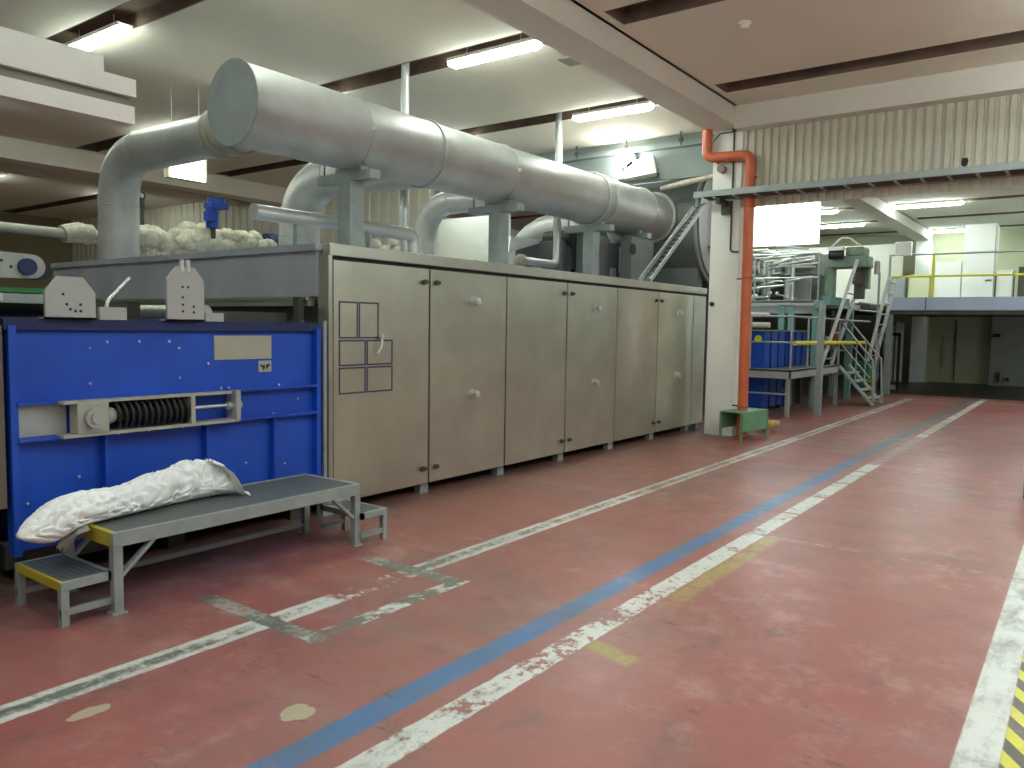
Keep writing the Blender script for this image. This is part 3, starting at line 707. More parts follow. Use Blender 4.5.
# left end: conveyor arm, green belt
ca = thing('conveyor_arm', 'pale perforated conveyor arm with rounded end left of the oven hood', 'conveyor', (1.9, 6.0, 1.0))
ay = 6.1
def arm():
    poly = [(.8, 1.93), (.8, 2.10), (2.50, 2.055)]
    for k in range(1, 9):
        a = PI/2-PI*k/9; poly.append((2.50+.085*math.cos(a), 1.97+.085*math.sin(a)))
    poly += [(2.50, 1.885), (1.6, 1.87), (.8, 1.80)]
    return MB().prism(poly, 'Y', ay, ay+.1)
link('arm_plate', arm(), M_plate, ca)
for (x, z) in ((2.2, 1.98), (2.05, 1.93), (2.15, 1.9), (2.3, 2.0), (2.28, 1.93), (2.36, 1.96), (2.0, 2.0), (2.1, 2.02), (2.22, 1.91)):
    link('hole', MB().cyl((x, ay-.002, z), (x, ay+.002, z), .011, 8), M_black, ca)
link('roller', MB().cyl((2.46, ay-.03, 1.965), (2.46, ay+3, 1.965), .06, 20), M_blue2, ca, 'dark blue end roller')
link('bearing', MB().cyl((2.62, ay+.12, 1.95), (2.62, ay+.4, 1.95), .06, 16), M_black, ca)
link('arm_foot', MB().box(1.5, 1.6, ay+.02, ay+.1, 1.80, 1.88), M_darkst, ca)
gb = thing('belt_guide', 'green net belt on grey rails at the left edge under the conveyor arm', 'belt', (1.6, 6.2, 1.0))
link('belt', MB().box(-.5, 2.42, 5.65, 7.6, 1.77, 1.80), M_greend, gb)
link('guide_rail', MB().box(-.5, 2.42, 5.58, 5.64, 1.70, 1.76), M_frame, gb)
link('clip', MB().box(2.03, 2.1, 5.56, 5.6, 1.71, 1.76), M_white, gb)
for x in (.2, 1.7): link('leg', MB().box(x, x+.06, 5.58, 5.64, 1.62, 1.7), M_darkst, gb)
link('cross_strut', MB().box(.2, .26, 5.6, 7.5, 1.70, 1.77), M_darkst, gb)
mc = thing('machine_cover', 'dark steel machine side at the far left edge beside the blue machine', 'machine', (1.2, 6, 0))
link('body', MB().box(-.6, 1.78, 5.1, 7.4, .1, 1.62), M_darkst, mc)
link('base', MB().box(-.6, 1.8, 5.0, 7.4, 0, .1), M_darkst, mc)

# ------------------------------------------------------------------ drain pipe, conduit, column fittings
dp = thing('drain_pipe', 'orange plastic drain pipe with an offset bend beside the white column', 'pipe', (11.2, 4.1, 0))
QX, QY = 11.29, 4.09
p = bent([(QX-.02, 4.77, 4.545), (QX-.02, 4.77, 4.14), (QX, QY+.02, 4.12), (QX, QY, .03)], .13, 8)
link('pipe', MB().tube(p, .074, 28), M_orange, dp)
for (z) in (3.80, 3.5, 3.38): link('joint_ring', MB().ring((QX, QY, z), 'Z', .076, .010, 28, 8), M_orange, dp)
for y in (4.6, 4.42): link('joint_ring', MB().ring((QX, y, 4.125), 'Y', .076, .010, 28, 8), M_orange, dp)
for z in (2.35, .47): link('pipe_clip', MB().ring((QX, QY, z), 'Z', .079, .006, 28, 6).box(QX+.0, 11.4, QY+.08, QY+.095, z-.008, z+.008).box(11.385, 11.4, QY+.08, 4.29, z-.01, z+.01), M_darkst, dp)
cn = thing('conduit', 'thin grey cable conduit running down the white column beside the drain pipe', 'conduit', (11.37, 4.4, 2.4))
link('tube', MB().tube(bent([(11.38, 4.40, 4.54), (11.38, 4.40, 2.75), (11.38, 4.27, 2.75)], .06), .013, 10), M_darkst, cn)
link('tube_clip', MB().box(11.36, 11.41, 4.37, 4.43, 4.50, 4.54), M_darkst, cn)
link('loop', MB().tube(bent([(11.38, 4.72, 4.4), (11.38, 4.62, 4.5), (11.38, 4.40, 4.5)], .05), .008, 8), M_darkst, cn)
solo('junction_box', MB().cyl((11.40, 4.56, 3.97), (11.30, 4.56, 3.97), .06, 20), simple('rusty grey', (140, 120, 108), .6), 'small round brownish box mounted high on the white column', 'box')
solo('push_button', MB().cyl((11.40, 4.66, 1.98), (11.37, 4.66, 1.98), .035, 20).ball((11.37, 4.66, 1.98), .03, 12, 8), M_black, 'small round black button on the left edge of the white column', 'button')
solo('smoke_detector', MB().cyl((8.25, 3.12, 4.82), (8.25, 3.12, 4.79), .065, 24).cyl((8.25, 3.12, 4.79), (8.25, 3.12, 4.755), .05, 24, .035), M_white, 'small white round smoke detector on the ceiling at top right', 'detector')
solo('ceiling_grille', MB().box(8.12, 8.4, 5.2, 5.38, 4.808, 4.825), simple('grey grille', (138, 136, 120), .6), 'small grey rectangular plate on the ceiling left of the beam', 'vent')

# cable tray across the passage
tr = thing('cable_tray', 'long galvanised cable tray crossing below the profiled sheet wall', 'tray', (11.1, -1.5, 3.5))
link('front_lip', MB().box(10.94, 10.96, -7.9, 4.82, 3.515, 3.60), M_frame, tr, 'bright front lip')
link('back_lip', MB().box(11.30, 11.32, -7.9, 4.82, 3.49, 3.58), M_frame, tr)
y = -7.8
while y < 4.7: link('rung', MB().box(10.96, 11.30, y, y+.035, 3.495, 3.51), M_frame, tr); y += .30
link('cables', MB().tube([(11.05, -7.9, 3.53), (11.05, 4.7, 3.53)], .018, 8).tube([(11.12, -7.9, 3.53), (11.12, 4.7, 3.53)], .022, 8).tube([(11.22, -7.9, 3.53), (11.22, 4.7, 3.53)], .03, 8), simple('old grey cables', (88, 80, 72), .6), tr)
link('bracket', MB().box(11.0, 11.39, 4.44, 4.5, 3.42, 3.49).box(11.32, 11.39, 4.4, 4.54, 3.3, 3.49), M_darkst, tr)
for y in (.5, -3.0): link('bracket', MB().box(11.0, 11.41, y, y+.05, 3.44, 3.49), M_darkst, tr)
cl = thing('cable_ladder', 'sloping cable ladder dropping from the tray to the oven roof', 'ladder', (10.6, 5.3, 2.25))
a0, a1 = Vector((10.45, 5.25, 2.28)), Vector((12.1, 5.25, 3.6))
lad = MB(); dirv = (a1-a0)
top = Vector((10.97, 4.93, 3.55))
s0 = Vector((10.42, 5.3, 2.30)); s1 = Vector((12.25, 5.3, 3.58))
for dy in (-.09, .09):
    link('side_rail', MB().bar(s0+Vector((0, dy, 0)), s1+Vector((0, dy, 0)), .02, .06), M_frame, cl)
for k in range(17):
    q = s0.lerp(s1, (k+.5)/17); link('rung', MB().box(q.x-.012, q.x+.012, q.y-.09, q.y+.09, q.z-.01, q.z+.01), M_frame, cl)
link('cable_bundle', MB().tube([s0+Vector((0, 0, .03)), s0.lerp(s1, .5)+Vector((0, .01, .05)), s1+Vector((0, 0, .03)), (11.95, 5.0, 3.62), (11.6, 4.9, 3.56)], .016, 10), M_darkst, cl)
solo('security_camera', MB().cyl((10.98, 1.36, 3.60), (10.98, 1.36, 3.64), .02, 10).ball((10.98, 1.36, 3.67), .04, 12, 8).box(10.93, 10.99, 1.33, 1.39, 3.62, 3.70), M_black, 'small black camera standing on the cable tray', 'camera')

# ------------------------------------------------------------------ fan and boxes at the far end of the oven
fn = thing('fan_housing', 'grey rounded fan housing behind the far end of the big duct', 'fan', (13.2, 6.3, 2.2))
prof = []
for k in range(49):
    a = 2*PI*k/48; r_ = .92+.0*math.sin(a); prof.append((13.65+r_*1.05*math.cos(a), 3.45+r_*1.15*math.sin(a)))
link('scroll', MB().prism(prof, 'Y', 5.55, 6.9), M_fand, fn)
link('scroll_face', MB().prism([(13.65+(a-13.65)*.93, 3.45+(b-3.45)*.93) for a, b in prof], 'Y', 5.5, 5.55), M_fan, fn)
link('scroll_rim', MB().tube([(a, 5.54, b) for a, b in prof], .03, 8, False), M_fan, fn)
link('inlet_cone', MB().cyl((12.9, DY, DZ-.02), (13.1, DY, DZ-.02), .36, 40), M_dark, fn)
link('stand', MB().box(13.0, 13.2, 5.6, 6.8, 0, 2.75), M_fand, fn)
link('stand', MB().box(14.0, 14.2, 5.6, 6.8, 0, 2.6), M_fand, fn)
link('seam_strap', MB().tube([(13.3, 5.46, 4.1), (13.3, 5.45, 3.2), (13.28, 5.46, 2.9)], .02, 8), M_darkst, fn)
link('seam_strap', MB().box(13.2, 13.9, 5.46, 5.5, 3.02, 3.05), M_darkst, fn)
link('foil_pipe', MB().tube([(12.3, 6.0, 3.96), (12.3, 5.6, 4.01), (12.3, 5.0, 4.08)], [.04, .05, .045], 12), M_lag, fn, 'crumpled foil pipe')
fb = thing('burner_housing', 'grey burner housing on the oven roof right of the second vent pipe', 'housing', (10.9, 7.2, 2.24), 'grey housings on the oven roof')
link('box', MB().box(10.75, 11.5, 6.95, 7.9, 2.24, 3.0), M_fand, fb, bevel=.01)
link('port', MB().cyl((11.05, 6.94, 2.50), (11.05, 6.955, 2.50), .06, 18).box(10.99, 11.11, 6.94, 6.955, 2.35, 2.5), M_dark, fb)
link('drum', MB().cyl((10.95, 6.88, 3.05), (10.95, 7.4, 3.05), .13, 22).cyl((10.95, 6.86, 3.05), (10.95, 6.88, 3.05), .10, 22), M_darkst, fb, 'dark round motor on top')
link('sloped_cover', MB().prism([(9.9, 2.75), (10.8, 2.98), (10.8, 3.04), (9.95, 3.0)], 'Y', 7.4, 7.9), M_alu, fb)
fb = thing('filter_housing', 'tall grey housing on the oven roof between the last two duct posts', 'housing', (11.5, 6.9, 2.24), 'grey housings on the oven roof')
link('box', MB().box(11.0, 11.75, 6.42, 6.85, 2.24, 3.08), M_fan, fb, bevel=.01)
link('window', MB().box(11.38, 11.54, 6.405, 6.425, 2.30, 2.58), M_white, fb, 'white plate in place of a bright lit opening')  # brightness of the opening is put into the white colour
link('pipe', MB().cyl((11.62, 6.38, 2.5), (11.62, 6.38, 2.95), .022, 10), M_alu, fb)
fb = thing('outlet_housing', 'dark grey boxy housing at the far end of the oven roof under the duct', 'housing', (11.7, 5.9, 2.24), 'grey housings on the oven roof')
link('box', MB().box(11.2, 11.98, 5.95, 6.15, 2.24, 3.05), M_fand, fb, bevel=.008)
link('port', MB().cyl((11.25, 5.94, 2.85), (11.25, 5.955, 2.85), .09, 18), M_dark, fb)
link('flap', MB().box(11.05, 11.9, 5.7, 5.76, 2.245, 2.27), M_alu, fb)
fd = thing('flood_lamp', 'very bright flood lamp hanging in front of the grey panel at the far end', 'lamp', (12.2, 6.6, 4.4))
link('glass', MB().ball((12.1, 6.62, 4.50), .12, 18, 12, (.6, 1.1, 1)), E_flood, fd)
link('shade', MB().cyl((12.2, 6.62, 4.50), (12.28, 6.62, 4.50), .15, 20), M_white, fd)
wb = thing('white_board', 'tilted pale board under the flood lamp against the grey panel', 'board', (12.2, 6.4, 4.1))
link('board', MB().prism([(6.66, 4.16), (6.05, 4.20), (6.12, 4.50), (6.62, 4.44)], 'X', 12.2, 12.26), M_white, wb)
link('ledge', MB().bar((12.18, 6.74, 4.12), (12.18, 6.0, 4.17), .08, .06), M_darkst, wb)
pw = MB()
struct('trim_9', MB().box(12.2, 12.32, 4.72, 11.15, 4.60, 4.68), M_tealg)
for i, y in enumerate((5.6, 6.6, 7.6, 8.6)):
    solo('hanger_rod', MB().cyl((12.15, y, 4.60), (12.15, y, ZC), .014, 8).box(12.13, 12.17, y-.03, y+.03, 4.66, 4.72), M_darkst, 'short dark hanger rod on top of the grey panel behind the duct', 'rod', 'hanger rods above the grey panel')
pt = thing('partition_board', 'bright white partition seen through the gap under the duct between the first two posts', 'partition', (13.6, 10.8, 0))
link('panel', MB().box(13.6, 13.7, 10.2, 12.6, 0, 4.0), M_white, pt)
link('gauge', MB().cyl((13.55, 11.05, 2.95), (13.6, 11.05, 2.95), .09, 18).cyl((13.56, 11.05, 2.5), (13.56, 11.05, 2.9), .02, 8), M_black, pt, 'black round gauge')

# ------------------------------------------------------------------ small green table by the column
gt = thing('green_stand', 'small green steel stand with open front beside the foot of the white column', 'stand', (11.4, 4.1, 0))
S0 = Vector((10.95, 3.97, 0)); SU = Vector((math.cos(-.14), math.sin(-.14), 0)); SV = Vector((-SU.y, SU.x, 0))
def sbox(u0, u1, v0, v1, z0, z1, m=None):
    m = m or MB(); q = [S0+SU*u+SV*v for u in (u0, u1) for v in (v0, v1)]
    vs = [(p_.x, p_.y, z) for p_ in q for z in (z0, z1)]
    return m.add(vs, [(0, 1, 3, 2), (4, 6, 7, 5), (0, 4, 5, 1), (2, 3, 7, 6), (0, 2, 6, 4), (1, 5, 7, 3)])
link('top', sbox(0, .8, 0, .36, .40, .415), M_greenb, gt, bevel=.004)
link('front_panel', sbox(0, .8, 0, .012, .13, .40), M_greenb, gt)
link('back_panel', sbox(0, .8, .348, .36, .16, .40), M_greenb, gt)
link('end_panel', sbox(.788, .8, .012, .348, .16, .40), M_greenb, gt)
for (u, v_) in ((0, 0), (0, .33), (.77, 0), (.77, .33)):
    link('leg', sbox(u, u+.03, v_, v_+.03, 0, .40), M_greenb, gt)
ys = solo('yellow_step', MB().box(12.15, 12.6, 3.95, 4.2, .10, .16).box(12.17, 12.2, 3.97, 4.0, 0, .1).box(12.55, 12.58, 3.97, 4.0, 0, .1).box(12.17, 12.2, 4.15, 4.18, 0, .1).box(12.55, 12.58, 4.15, 4.18, 0, .1), M_wood, 'low yellow step behind the green stand', 'step')

# ------------------------------------------------------------------ far hall: process machine
pg = thing('access_platform', 'grey access platform with handrails in front of blue tanks in the far hall', 'platform', (16.4, 4.9, 0))
PX0, PX1, PY0, PY1, PZ = 14.6, 18.02, 4.42, 5.0, .87
link('deck', MB().box(PX0, PX1, PY0, PY1, PZ-.03, PZ).box(PX0, PX0+.42, PY1, 6.5, PZ-.03, PZ), M_grate, pg)
link('fascia', MB().box(PX0, PX0+.03, PY0, 6.5, PZ-.16, PZ+.01).box(PX0, PX1, PY0, PY0+.03, PZ-.16, PZ+.01), M_plate, pg)
for (x, y) in ((14.62, 4.44), (16.3, 4.44), (18.0, 4.44), (14.62, 5.9), (18.9, 4.44)):
    if x < 18.5: link('leg', MB().box(x, x+.07, y, y+.07, 0, PZ-.1), M_frame, pg)
for (x, y) in ((14.63, 4.44), (15.7, 4.44), (16.3, 4.44), (18.0, 4.44), (14.63, 5.2), (14.63, 6.1)):
    link('rail_post', MB().cyl((x, y, PZ), (x, y, 1.86), .022, 8), M_frame, pg)
link('handrail', MB().tube([(14.63, 6.4, 1.86), (14.63, 4.44, 1.86), (18.0, 4.44, 1.86)], .022, 8), M_frame, pg)
link('mid_rail', MB().tube([(14.63, 6.4, 1.38), (14.63, 4.44, 1.38)], .018, 8), M_frame, pg)
link('yellow_rail', MB().cyl((14.7, 4.40, 1.37), (20.3, 4.40, 1.34), .042, 10), M_yellowb, pg, 'bright yellow guard rail')
link('low_rail', MB().cyl((14.63, 6.4, .42), (14.63, 4.47, .42), .018, 8).cyl((14.65, 4.5, .42), (15.6, 4.9, .5), .018, 8), M_frame, pg)
stt = thing('stair', 'short grey steel stair with handrails down from the far platform to the aisle', 'stairs', (18.45, 4.0, 0))
for x in (18.05, 18.9):
    link('stringer', MB().bar((x, 4.42, .84), (x, 3.70, .03), .04, .16, (1, 0, 0)), M_frame, stt)
    link('stair_rail', MB().tube([(x, 4.45, 1.84), (x, 3.75, 1.0), (x, 3.70, .1)], .022, 8).cyl((x, 4.08, .5), (x, 4.08, 1.38), .016, 8), M_frame, stt)
    link('stair_rail', MB().tube([(x, 4.45, 1.38), (x, 3.78, .60)], .016, 8), M_frame, stt)
for k in range(4):
    z = .17+.175*k; y = 3.80+.155*k
    link('tread', MB().box(18.07, 18.88, y-.09, y+.09, z-.015, z+.015), M_plate, stt)
def tank(x0, x1, y0, y1, z0, z1, label):
    t = thing('blue_tank', label, 'tank', ((x0+x1)/2, (y0+y1)/2, 0), 'blue tanks in the far hall')
    link('shell', MB().box(x0, x1, y0, y1, z0, z1), M_blue, t, bevel=.02)
    rb = MB()
    k = x0+.3
    while k < x1: rb.box(k, k+.03, y0-.02, y0, z0, z1); k += .45
    link('rib', rb, M_blue2, t)
    rb = MB(); k = y0+.3
    while k < y1: rb.box(x0-.02, x0, k, k+.03, z0, z1); k += .4
    link('rib', rb, M_blue2, t)
    link('lid', MB().box(x0-.03, x1+.03, y0-.03, y1+.03, z1, z1+.03), M_frame, t)
    link('leg', MB().box(x0+.05, x0+.15, y0+.05, y0+.15, 0, z0).box(x1-.15, x1-.05, y0+.05, y0+.15, 0, z0), M_darkst, t)
tank(15.12, 16.5, 5.08, 7.5, .08, 1.58, 'blue tank in the far hall nearest the orange drain pipe')
tank(16.6, 17.75, 5.05, 7.0, .85, 1.58, 'blue tank in the far hall right of the first one, behind the yellow rail')
solo('white_pipe', MB().cyl((15.0, 4.97, 1.70), (15.0, 9.0, 1.70), .05, 12).cyl((14.9, 4.95, 1.9), (14.9, 7.2, 1.95), .03, 10), M_white, 'white pipe lying level above the blue tank', 'pipe')
solo('tank_badge', MB().cyl((15.07, 5.2, 1.43), (15.04, 5.2, 1.43), .07, 12), M_yellowb, 'small round yellow green badge on the blue tank', 'badge')
UD = 2.22
ud = thing('upper_deck', 'teal and grey steel deck carrying the process machine in the far hall', 'deck', (18.5, 6, 0))
link('deck_beam', MB().box(16.9, 17.0, 4.7, 9.5, UD-.1, UD+.02).box(16.9, 20.5, 4.6, 4.7, UD-.1, UD+.02), M_plate, ud)
link('teal_beam', MB().box(17.0, 18.6, 4.40, 4.56, UD-.08, UD+.1), M_teal, ud)
link('lower_beam', MB().box(16.92, 17.0, 4.7, 9.5, UD-.26, UD-.1), M_fan, ud)
for (x, y) in ((16.9, 5.3), (16.9, 5.1), (16.9, 4.6), (19.8, 4.6), (16.9, 8)):
    link('post', MB().box(x, x+.12, y, y+.12, 0, UD-.08), M_teal, ud)
link('post', MB().box(15.45, 15.56, 4.1, 4.2, 0, UD-.06), M_frame, ud, 'thick pale grey post')
link('front_beam', MB().bar((15.5, 4.15, UD-.1), (16.95, 4.65, UD-.1), .08, .14), M_teal, ud)
link('deck_plate', MB().box(16.9, 20.5, 4.7, 9.5, UD-.03, UD), M_grate, ud)
link('rail_post', MB().cyl((17.0, 4.65, UD), (17.0, 4.65, UD+1.0), .02, 8).cyl((17.0, 6.0, UD), (17.0, 6.0, UD+1.0), .02, 8).cyl((17.0, 7.2, UD), (17.0, 7.2, UD+1.0), .02, 8), M_frame, ud)
link('handrail', MB().cyl((17.0, 4.65, UD+1.0), (17.0, 9, UD+1.0), .02, 8).cyl((17.0, 4.65, UD+.5), (17.0, 9, UD+.5), .016, 8), M_alu, ud)
skid = thing('process_skid', 'crowded stainless process machine with pipes and columns on the far upper deck', 'machine', (18.5, 6.5, UD), None)
rnd = random.Random(21)
for (x, y, r, h) in ((17.6, 7.1, .09, .95), (17.7, 6.85, .10, .95), (17.5, 6.6, .05, 1.1), (17.9, 5.55, .09, 1.0), (18.2, 6.2, .12, .8), (17.35, 6.95, .07, 1.0), (17.35, 6.3, .06, 1.05), (17.6, 5.9, .05, 1.0), (17.4, 5.3, .04, 1.1)):
    c = link('column', MB().cyl((x, y, UD+.02), (x, y, UD+h), r, 16).ball((x, y, UD+h), r, 14, 8, (1, 1, .5)), M_alu if rnd.random() < .7 else M_steel, skid)
for i in range(78):
    x = rnd.uniform(17.1, 18.1); y0_ = rnd.uniform(4.85, 6.8); z_ = UD+rnd.choice([.1, .35, .5, .62, .75, .85, .95, 1.05, 1.12, 1.0, .9])+rnd.uniform(-.05, .05)
    ln = rnd.uniform(.3, 1.3); sl = rnd.uniform(-.12, .12); r_ = rnd.uniform(.012, .035)
    pts = [(x, y0_, z_), (x, min(y0_+ln, 7.3), z_+sl)]
    if rnd.random() < .5: pts.append((x, pts[1][1], max(UD+.05, pts[1][2]-rnd.uniform(.1, .5))))
    link('pipe', MB().tube(bent(pts, .05, 4) if len(pts) == 3 else pts, r_, 8), rnd.choice([M_alu, M_frame, M_steel, M_white, M_darkst]), skid)
for (y, z, w_, h_, m) in ((6.4, .15, .3, .35, M_darkst), (5.9, .1, .35, .45, M_darkst), (6.9, .1, .5, .3, M_darkst), (5.6, .7, .25, .16, M_darkst), (6.2, .95, .4, .14, M_darkst), (5.3, .9, .3, .2, M_fan), (6.7, .85, .3, .3, M_fan), (5.0, .6, .12, .5, M_fan)):
    link('casing', MB().box(17.9, 18.5, y-w_/2, y+w_/2, UD+z, UD+z+h_), m, skid, bevel=.02)
link('side_panel', MB().box(18.2, 18.28, 5.15, 5.62, UD, UD+.92), M_plate, skid, 'pale tall panel')
link('back_panel', MB().box(19.0, 19.1, 4.95, 9.0, UD, UD+1.15), M_fan, skid)
link('link_arm', MB().bar((17.3, 6.35, UD), (17.3, 6.2, UD+.95), .05, .09), M_plate, skid)
link('knob', MB().ball((17.2, 6.05, UD+.12), .07, 10, 8).ball((17.3, 5.75, UD+.2), .04, 10, 8).ball((17.3, 5.6, UD+.18), .04, 10, 8).ball((17.2, 6.4, UD+.06), .05, 10, 8), M_white, skid)
gm = thing('green_machine', 'green machine head with a black drum and small motor in the far hall', 'machine', (18.2, 4.6, UD))
link('head', MB().box(17.7, 18.3, 3.88, 4.66, 2.96, 3.2).box(17.7, 18.2, 3.95, 4.32, 3.2, 3.38), M_green, gm, bevel=.02)
link('column', MB().box(17.9, 18.2, 4.60, 4.76, UD, 3.0), M_green, gm)
link('column', MB().box(18.1, 18.3, 3.92, 4.02, UD+.3, 3.0), M_green, gm)
link('drum', MB().cyl((17.62, 4.34, 3.22), (17.62, 4.62, 3.22), .09, 20), M_black, gm, 'black drum')
link('cover', MB().box(17.55, 17.7, 4.33, 4.64, 3.31, 3.38), M_white, gm)
link('small_motor', MB().cyl((18.0, 3.74, 2.82), (18.0, 3.74, 3.04), .06, 16).ball((18.0, 3.74, 3.04), .06, 12, 8), M_plate, gm)
link('lower_gear', MB().box(17.9, 18.2, 4.0, 4.16, 2.3, 2.96), M_darkst, gm)
link('gear_wheel', MB().cyl((17.85, 4.1, 2.6), (17.85, 4.1, 2.85), .09, 12), M_darkst, gm)
link('hose', MB().tube(bent([(17.8, 4.66, 3.38), (17.8, 4.42, 3.6), (17.8, 4.26, 3.58), (17.8, 3.98, 3.36)], .1, 6), .02, 8), M_white, gm, 'white hose arched over the top')
def steep(x0, y0, z0, x1, y1, z1, label):
    t = thing('steep_ladder', label, 'ladder', (x0, y0, 0), 'steep ladders in the far hall')
    for dx in (0, .8):
        link('stringer', MB().bar((x0+dx, y0, z0), (x1+dx, y1, z1), .05, .07), M_ladder, t)
    n = 8
    rg = None
    for k in range(n):
        u = (k+.5)/n; p_ = Vector((x0, y0, z0)).lerp(Vector((x1, y1, z1)), u)
        link('rung', MB().cyl((p_.x, p_.y, p_.z), (p_.x+.8, p_.y, p_.z), .016, 8), M_frame, t)
    return t
t = steep(17.3, 4.60, .87, 17.5, 4.02, 3.1, 'steep pale ladder leaning up to the green machine, left one of two')
t = steep(20.2, 4.30, .9, 20.2, 3.92, 2.9, 'steep pale ladder by the mezzanine edge, right one of two')
for (y0_, y1_, z_, ) in ((4.08, 3.6, 2.2),):
    cw = thing('catwalk_rail', 'grey rails joining the green machine deck and the mezzanine ladder', 'rail', (18.8, 4.2, 1.9))
    link('rail', MB().cyl((18.4, 4.15, 2.24), (20.2, 4.15, 2.24), .022, 8), M_frame, cw)
    link('rail', MB().cyl((18.4, 4.15, 2.07), (20.2, 4.15, 2.07), .022, 8), M_frame, cw)
    link('rail', MB().cyl((18.0, 4.3, 1.84), (20.2, 4.3, 1.84), .022, 8), M_frame, cw)
    link('rail_post', MB().cyl((20.25, 4.15, 0), (20.25, 4.15, 3.0), .03, 8), M_frame, cw)
# clutter between the stairs and the mezzanine
gbn = solo('green_bin', MB().box(21.0, 21.6, 4.45, 5.0, .25, .85).box(21.0, 21.05, 4.45, 4.5, 0, .25).box(21.55, 21.6, 4.45, 4.5, 0, .25), M_greend, 'green bin on short legs behind the far stair', 'bin')
solo('yellow_trolley', MB().box(20.6, 21.1, 4.28, 4.42, .32, .36).box(20.6, 21.1, 4.28, 4.42, .12, .16).box(20.6, 20.63, 4.28, 4.42, 0, .4).box(21.07, 21.1, 4.28, 4.42, 0, .4), M_yellow, 'low yellow trolley frame beside the green bin', 'trolley')
rk = thing('equipment_rack', 'cluttered grey rack with coloured valves behind the far stair', 'rack', (20.8, 5.4, 0))
for (x, y) in ((20.2, 5.1), (21.6, 5.1), (20.2, 6.3)): link('post', MB().box(x, x+.08, y, y+.08, 0, 2.1), M_frame, rk)
link('shelf', MB().box(20.2, 21.7, 5.1, 6.4, 1.1, 1.14).box(20.2, 21.7, 5.1, 6.4, .5, .54), M_frame, rk)
link('orange_valve', MB().cyl((19.9, 5.0, 1.3), (19.9, 5.0, 1.75), .05, 10).ball((19.9, 5.0, 1.5), .1, 10, 8), M_orange, rk, 'orange valve')
for i in range(10):
    y = rnd.uniform(5.1, 6.2); z = rnd.choice([.54, 1.14]); h = rnd.uniform(.15, .45)
    link('canister', MB().box(20.25, 20.6, y, y+.2, z, z+h), rnd.choice([M_darkst, M_white, M_fan, M_greend, M_plate]), rk)
ex = thing('fire_extinguisher', 'red fire extinguisher standing by the far post under the mezzanine', 'fire extinguisher', (23.4, 4.6, 0))
link('cylinder', MB().cyl((23.4, 4.55, .35), (23.4, 4.55, .95), .1, 16).ball((23.4, 4.55, .95), .1, 12, 8, (1, 1, .6)), M_red, ex)
link('stand', MB().box(23.32, 23.48, 4.47, 4.63, 0, .35), M_brown, ex)
link('hose', MB().tube(bent([(23.4, 4.5, 1.05), (23.3, 4.4, .9), (23.3, 4.42, .5)], .06), .02, 8), M_black, ex)
gc = thing('gas_bottle_frame', 'dark frame with tall pale panels standing in front of the wall under the mezzanine', 'frame', (26, 4.7, 0))
link('frame', MB().box(24.0, 24.08, 4.3, 4.36, 0, 1.55).box(24.0, 24.08, 4.75, 4.81, 0, 1.55).box(24.0, 24.08, 4.3, 4.81, 1.5, 1.58), M_dark, gc)
link('base', MB().box(23.95, 24.2, 4.35, 4.6, 0, .12), M_plate, gc)
for k in range(3): link('panel', MB().box(26.2, 26.3, 4.62+.26*k, 4.82+.26*k, .1, 1.9-.1*k), M_white, gc)
# mezzanine
mz = thing('mezzanine', 'raised platform with pale blue edge and yellow railing in the far hall', 'mezzanine', (25, 0, 0))
link('deck_edge', MB().box(21.9, 21.96, -8, 4.27, 2.16, 2.48), M_greyblue, mz)
link('deck_edge_joint', MB().box(21.89, 21.905, 3.38, 3.40, 2.16, 2.48), M_darkst, mz)
link('deck', MB().box(21.96, 28.9, -8, 4.27, 2.30, 2.40), M_frame, mz)
link('under_beam', MB().box(21.96, 22.1, -8, 4.27, 2.06, 2.2).box(22, 28.8, 4.1, 4.27, 2.1, 2.3).box(24.4, 24.6, -8, 4.2, 2.05, 2.3), M_darkst, mz)
link('deck_leg', MB().box(22.0, 22.15, 4.15, 4.3, 0, 2.3), M_frame, mz)
for y in (4.25, 3.27, .5, -2, -5):
    link('rail_post', MB().box(21.9, 21.95, y-.025, y+.025, 2.48, 3.56), M_yellowb if y == 3.27 else M_frame, mz)
link('top_rail', MB().cyl((21.92, 4.25, 3.55), (21.92, -8, 3.50), .025, 8), M_frame, mz)
link('mid_rail', MB().cyl((21.92, 4.25, 3.0), (21.92, -8, 2.97), .026, 8), M_yellowb, mz)
def cabinet(x, y0, y1, z1, m, label, handle=True, name='cabinet'):
    t = thing(name, label, 'cabinet', (x, (y0+y1)/2, 2.4), 'pale cabinets on the mezzanine')
    link('body', MB().box(x, x+.6, y0, y1, 2.402, z1), m, t, bevel=.01)
    link('door_seam', MB().box(x-.004, x, y0+.01, y0+.02, 2.45, z1-.05), M_darkst, t)
    if handle: link('handle', MB().box(x-.03, x, y0+.06, y0+.2, 2.95, 2.98), M_darkst, t)
    return t
cabinet(23.5, 2.10, 2.82, 4.40, M_white, 'tall bright white cabinet on the mezzanine reaching near the ceiling')
cabinet(23.6, 2.84, 3.47, 3.48, M_white, 'wide bright white cabinet left of the tall one on the mezzanine', False)
cabinet(23.6, 1.70, 2.06, 3.23, M_white, 'low white cabinet right of the tall one on the mezzanine', False)
cabinet(23.5, 3.56, 4.08, 3.15, M_cream, 'cream control cabinet at the left end of the mezzanine', False)
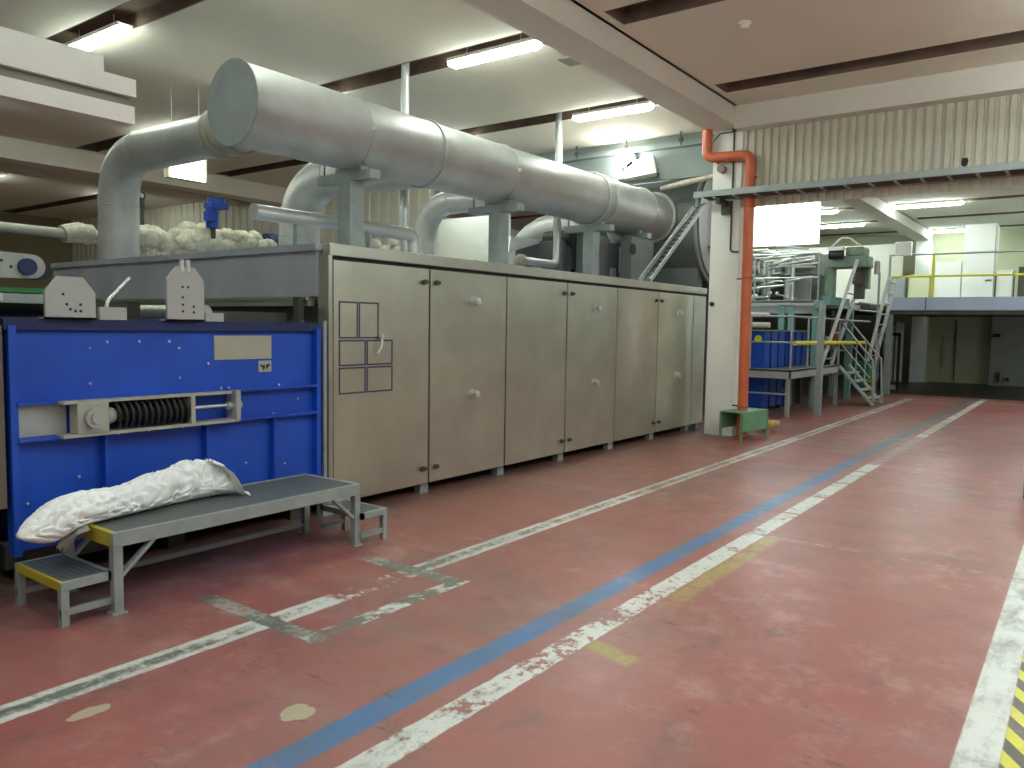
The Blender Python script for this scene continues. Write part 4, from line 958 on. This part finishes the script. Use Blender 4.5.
cabinet(23.7, .5, 1.6, 3.3, M_darkst, 'dark green grey cabinet at the right edge on the mezzanine', False)
solo('control_box', MB().box(21.75, 21.9, 3.75, 4.12, 3.52, 3.86), M_white, 'white control box on the railing at the left end of the mezzanine', 'box', bevel=.01)
solo('grey_cabinet', MB().box(23.4, 23.9, 4.15, 4.5, 2.4, 3.1).box(23.38, 23.4, 4.17, 4.48, 2.45, 3.05), M_fan, 'narrow grey cabinet behind the left end of the mezzanine railing', 'cabinet')
# hanging white board, its glow stands in for strong light on it
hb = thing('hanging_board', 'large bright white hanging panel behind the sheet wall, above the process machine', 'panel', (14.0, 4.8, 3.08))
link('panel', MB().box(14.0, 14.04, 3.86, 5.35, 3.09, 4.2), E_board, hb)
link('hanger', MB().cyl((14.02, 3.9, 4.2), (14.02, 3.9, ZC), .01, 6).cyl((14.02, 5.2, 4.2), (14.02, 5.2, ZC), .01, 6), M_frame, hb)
# far white partition behind the green machine
struct('wall_far_white', MB().box(26.5, 26.6, 4.8, 12, 2.3, 4.3), M_wallw)
link('shade_deck', MB().box(20.6, 28.8, 4.4, 12, 2.16, 2.3), M_darkst, mz, 'dark deck added to shade the space below')  # deck added to keep the space beneath it dark
# conduits on the far lower wall
wp = thing('wall_conduit', 'dark cable conduits and sockets on the wall under the mezzanine', 'conduit', (28.8, 3, .3))
link('tube', MB().cyl((28.86, 3.54, .05), (28.86, 3.54, 2.0), .02, 8).cyl((28.86, 3.9, .5), (28.86, 3.9, 1.5), .012, 8), M_darkst, wp)
link('socket', MB().box(28.5, 28.6, 2.3, 2.5, 1.5, 1.6).box(28.5, 28.6, 2.25, 2.33, .1, .4).box(28.5, 28.6, 2.0, 2.1, .15, .25), M_black, wp)
# guard at right edge
gp = thing('guard_post', 'grey guard post with yellow bands cut by the right edge of the view', 'post', (9.1, .4, 0))
link('post', MB().box(9.05, 9.2, .28, .46, 0, .62), M_darkst, gp)
link('band', MB().box(9.04, 9.21, .27, .47, .28, .36), M_yellowb, gp)
link('cap', MB().box(9.04, 9.21, .27, .465, .56, .64), M_yellowb, gp)
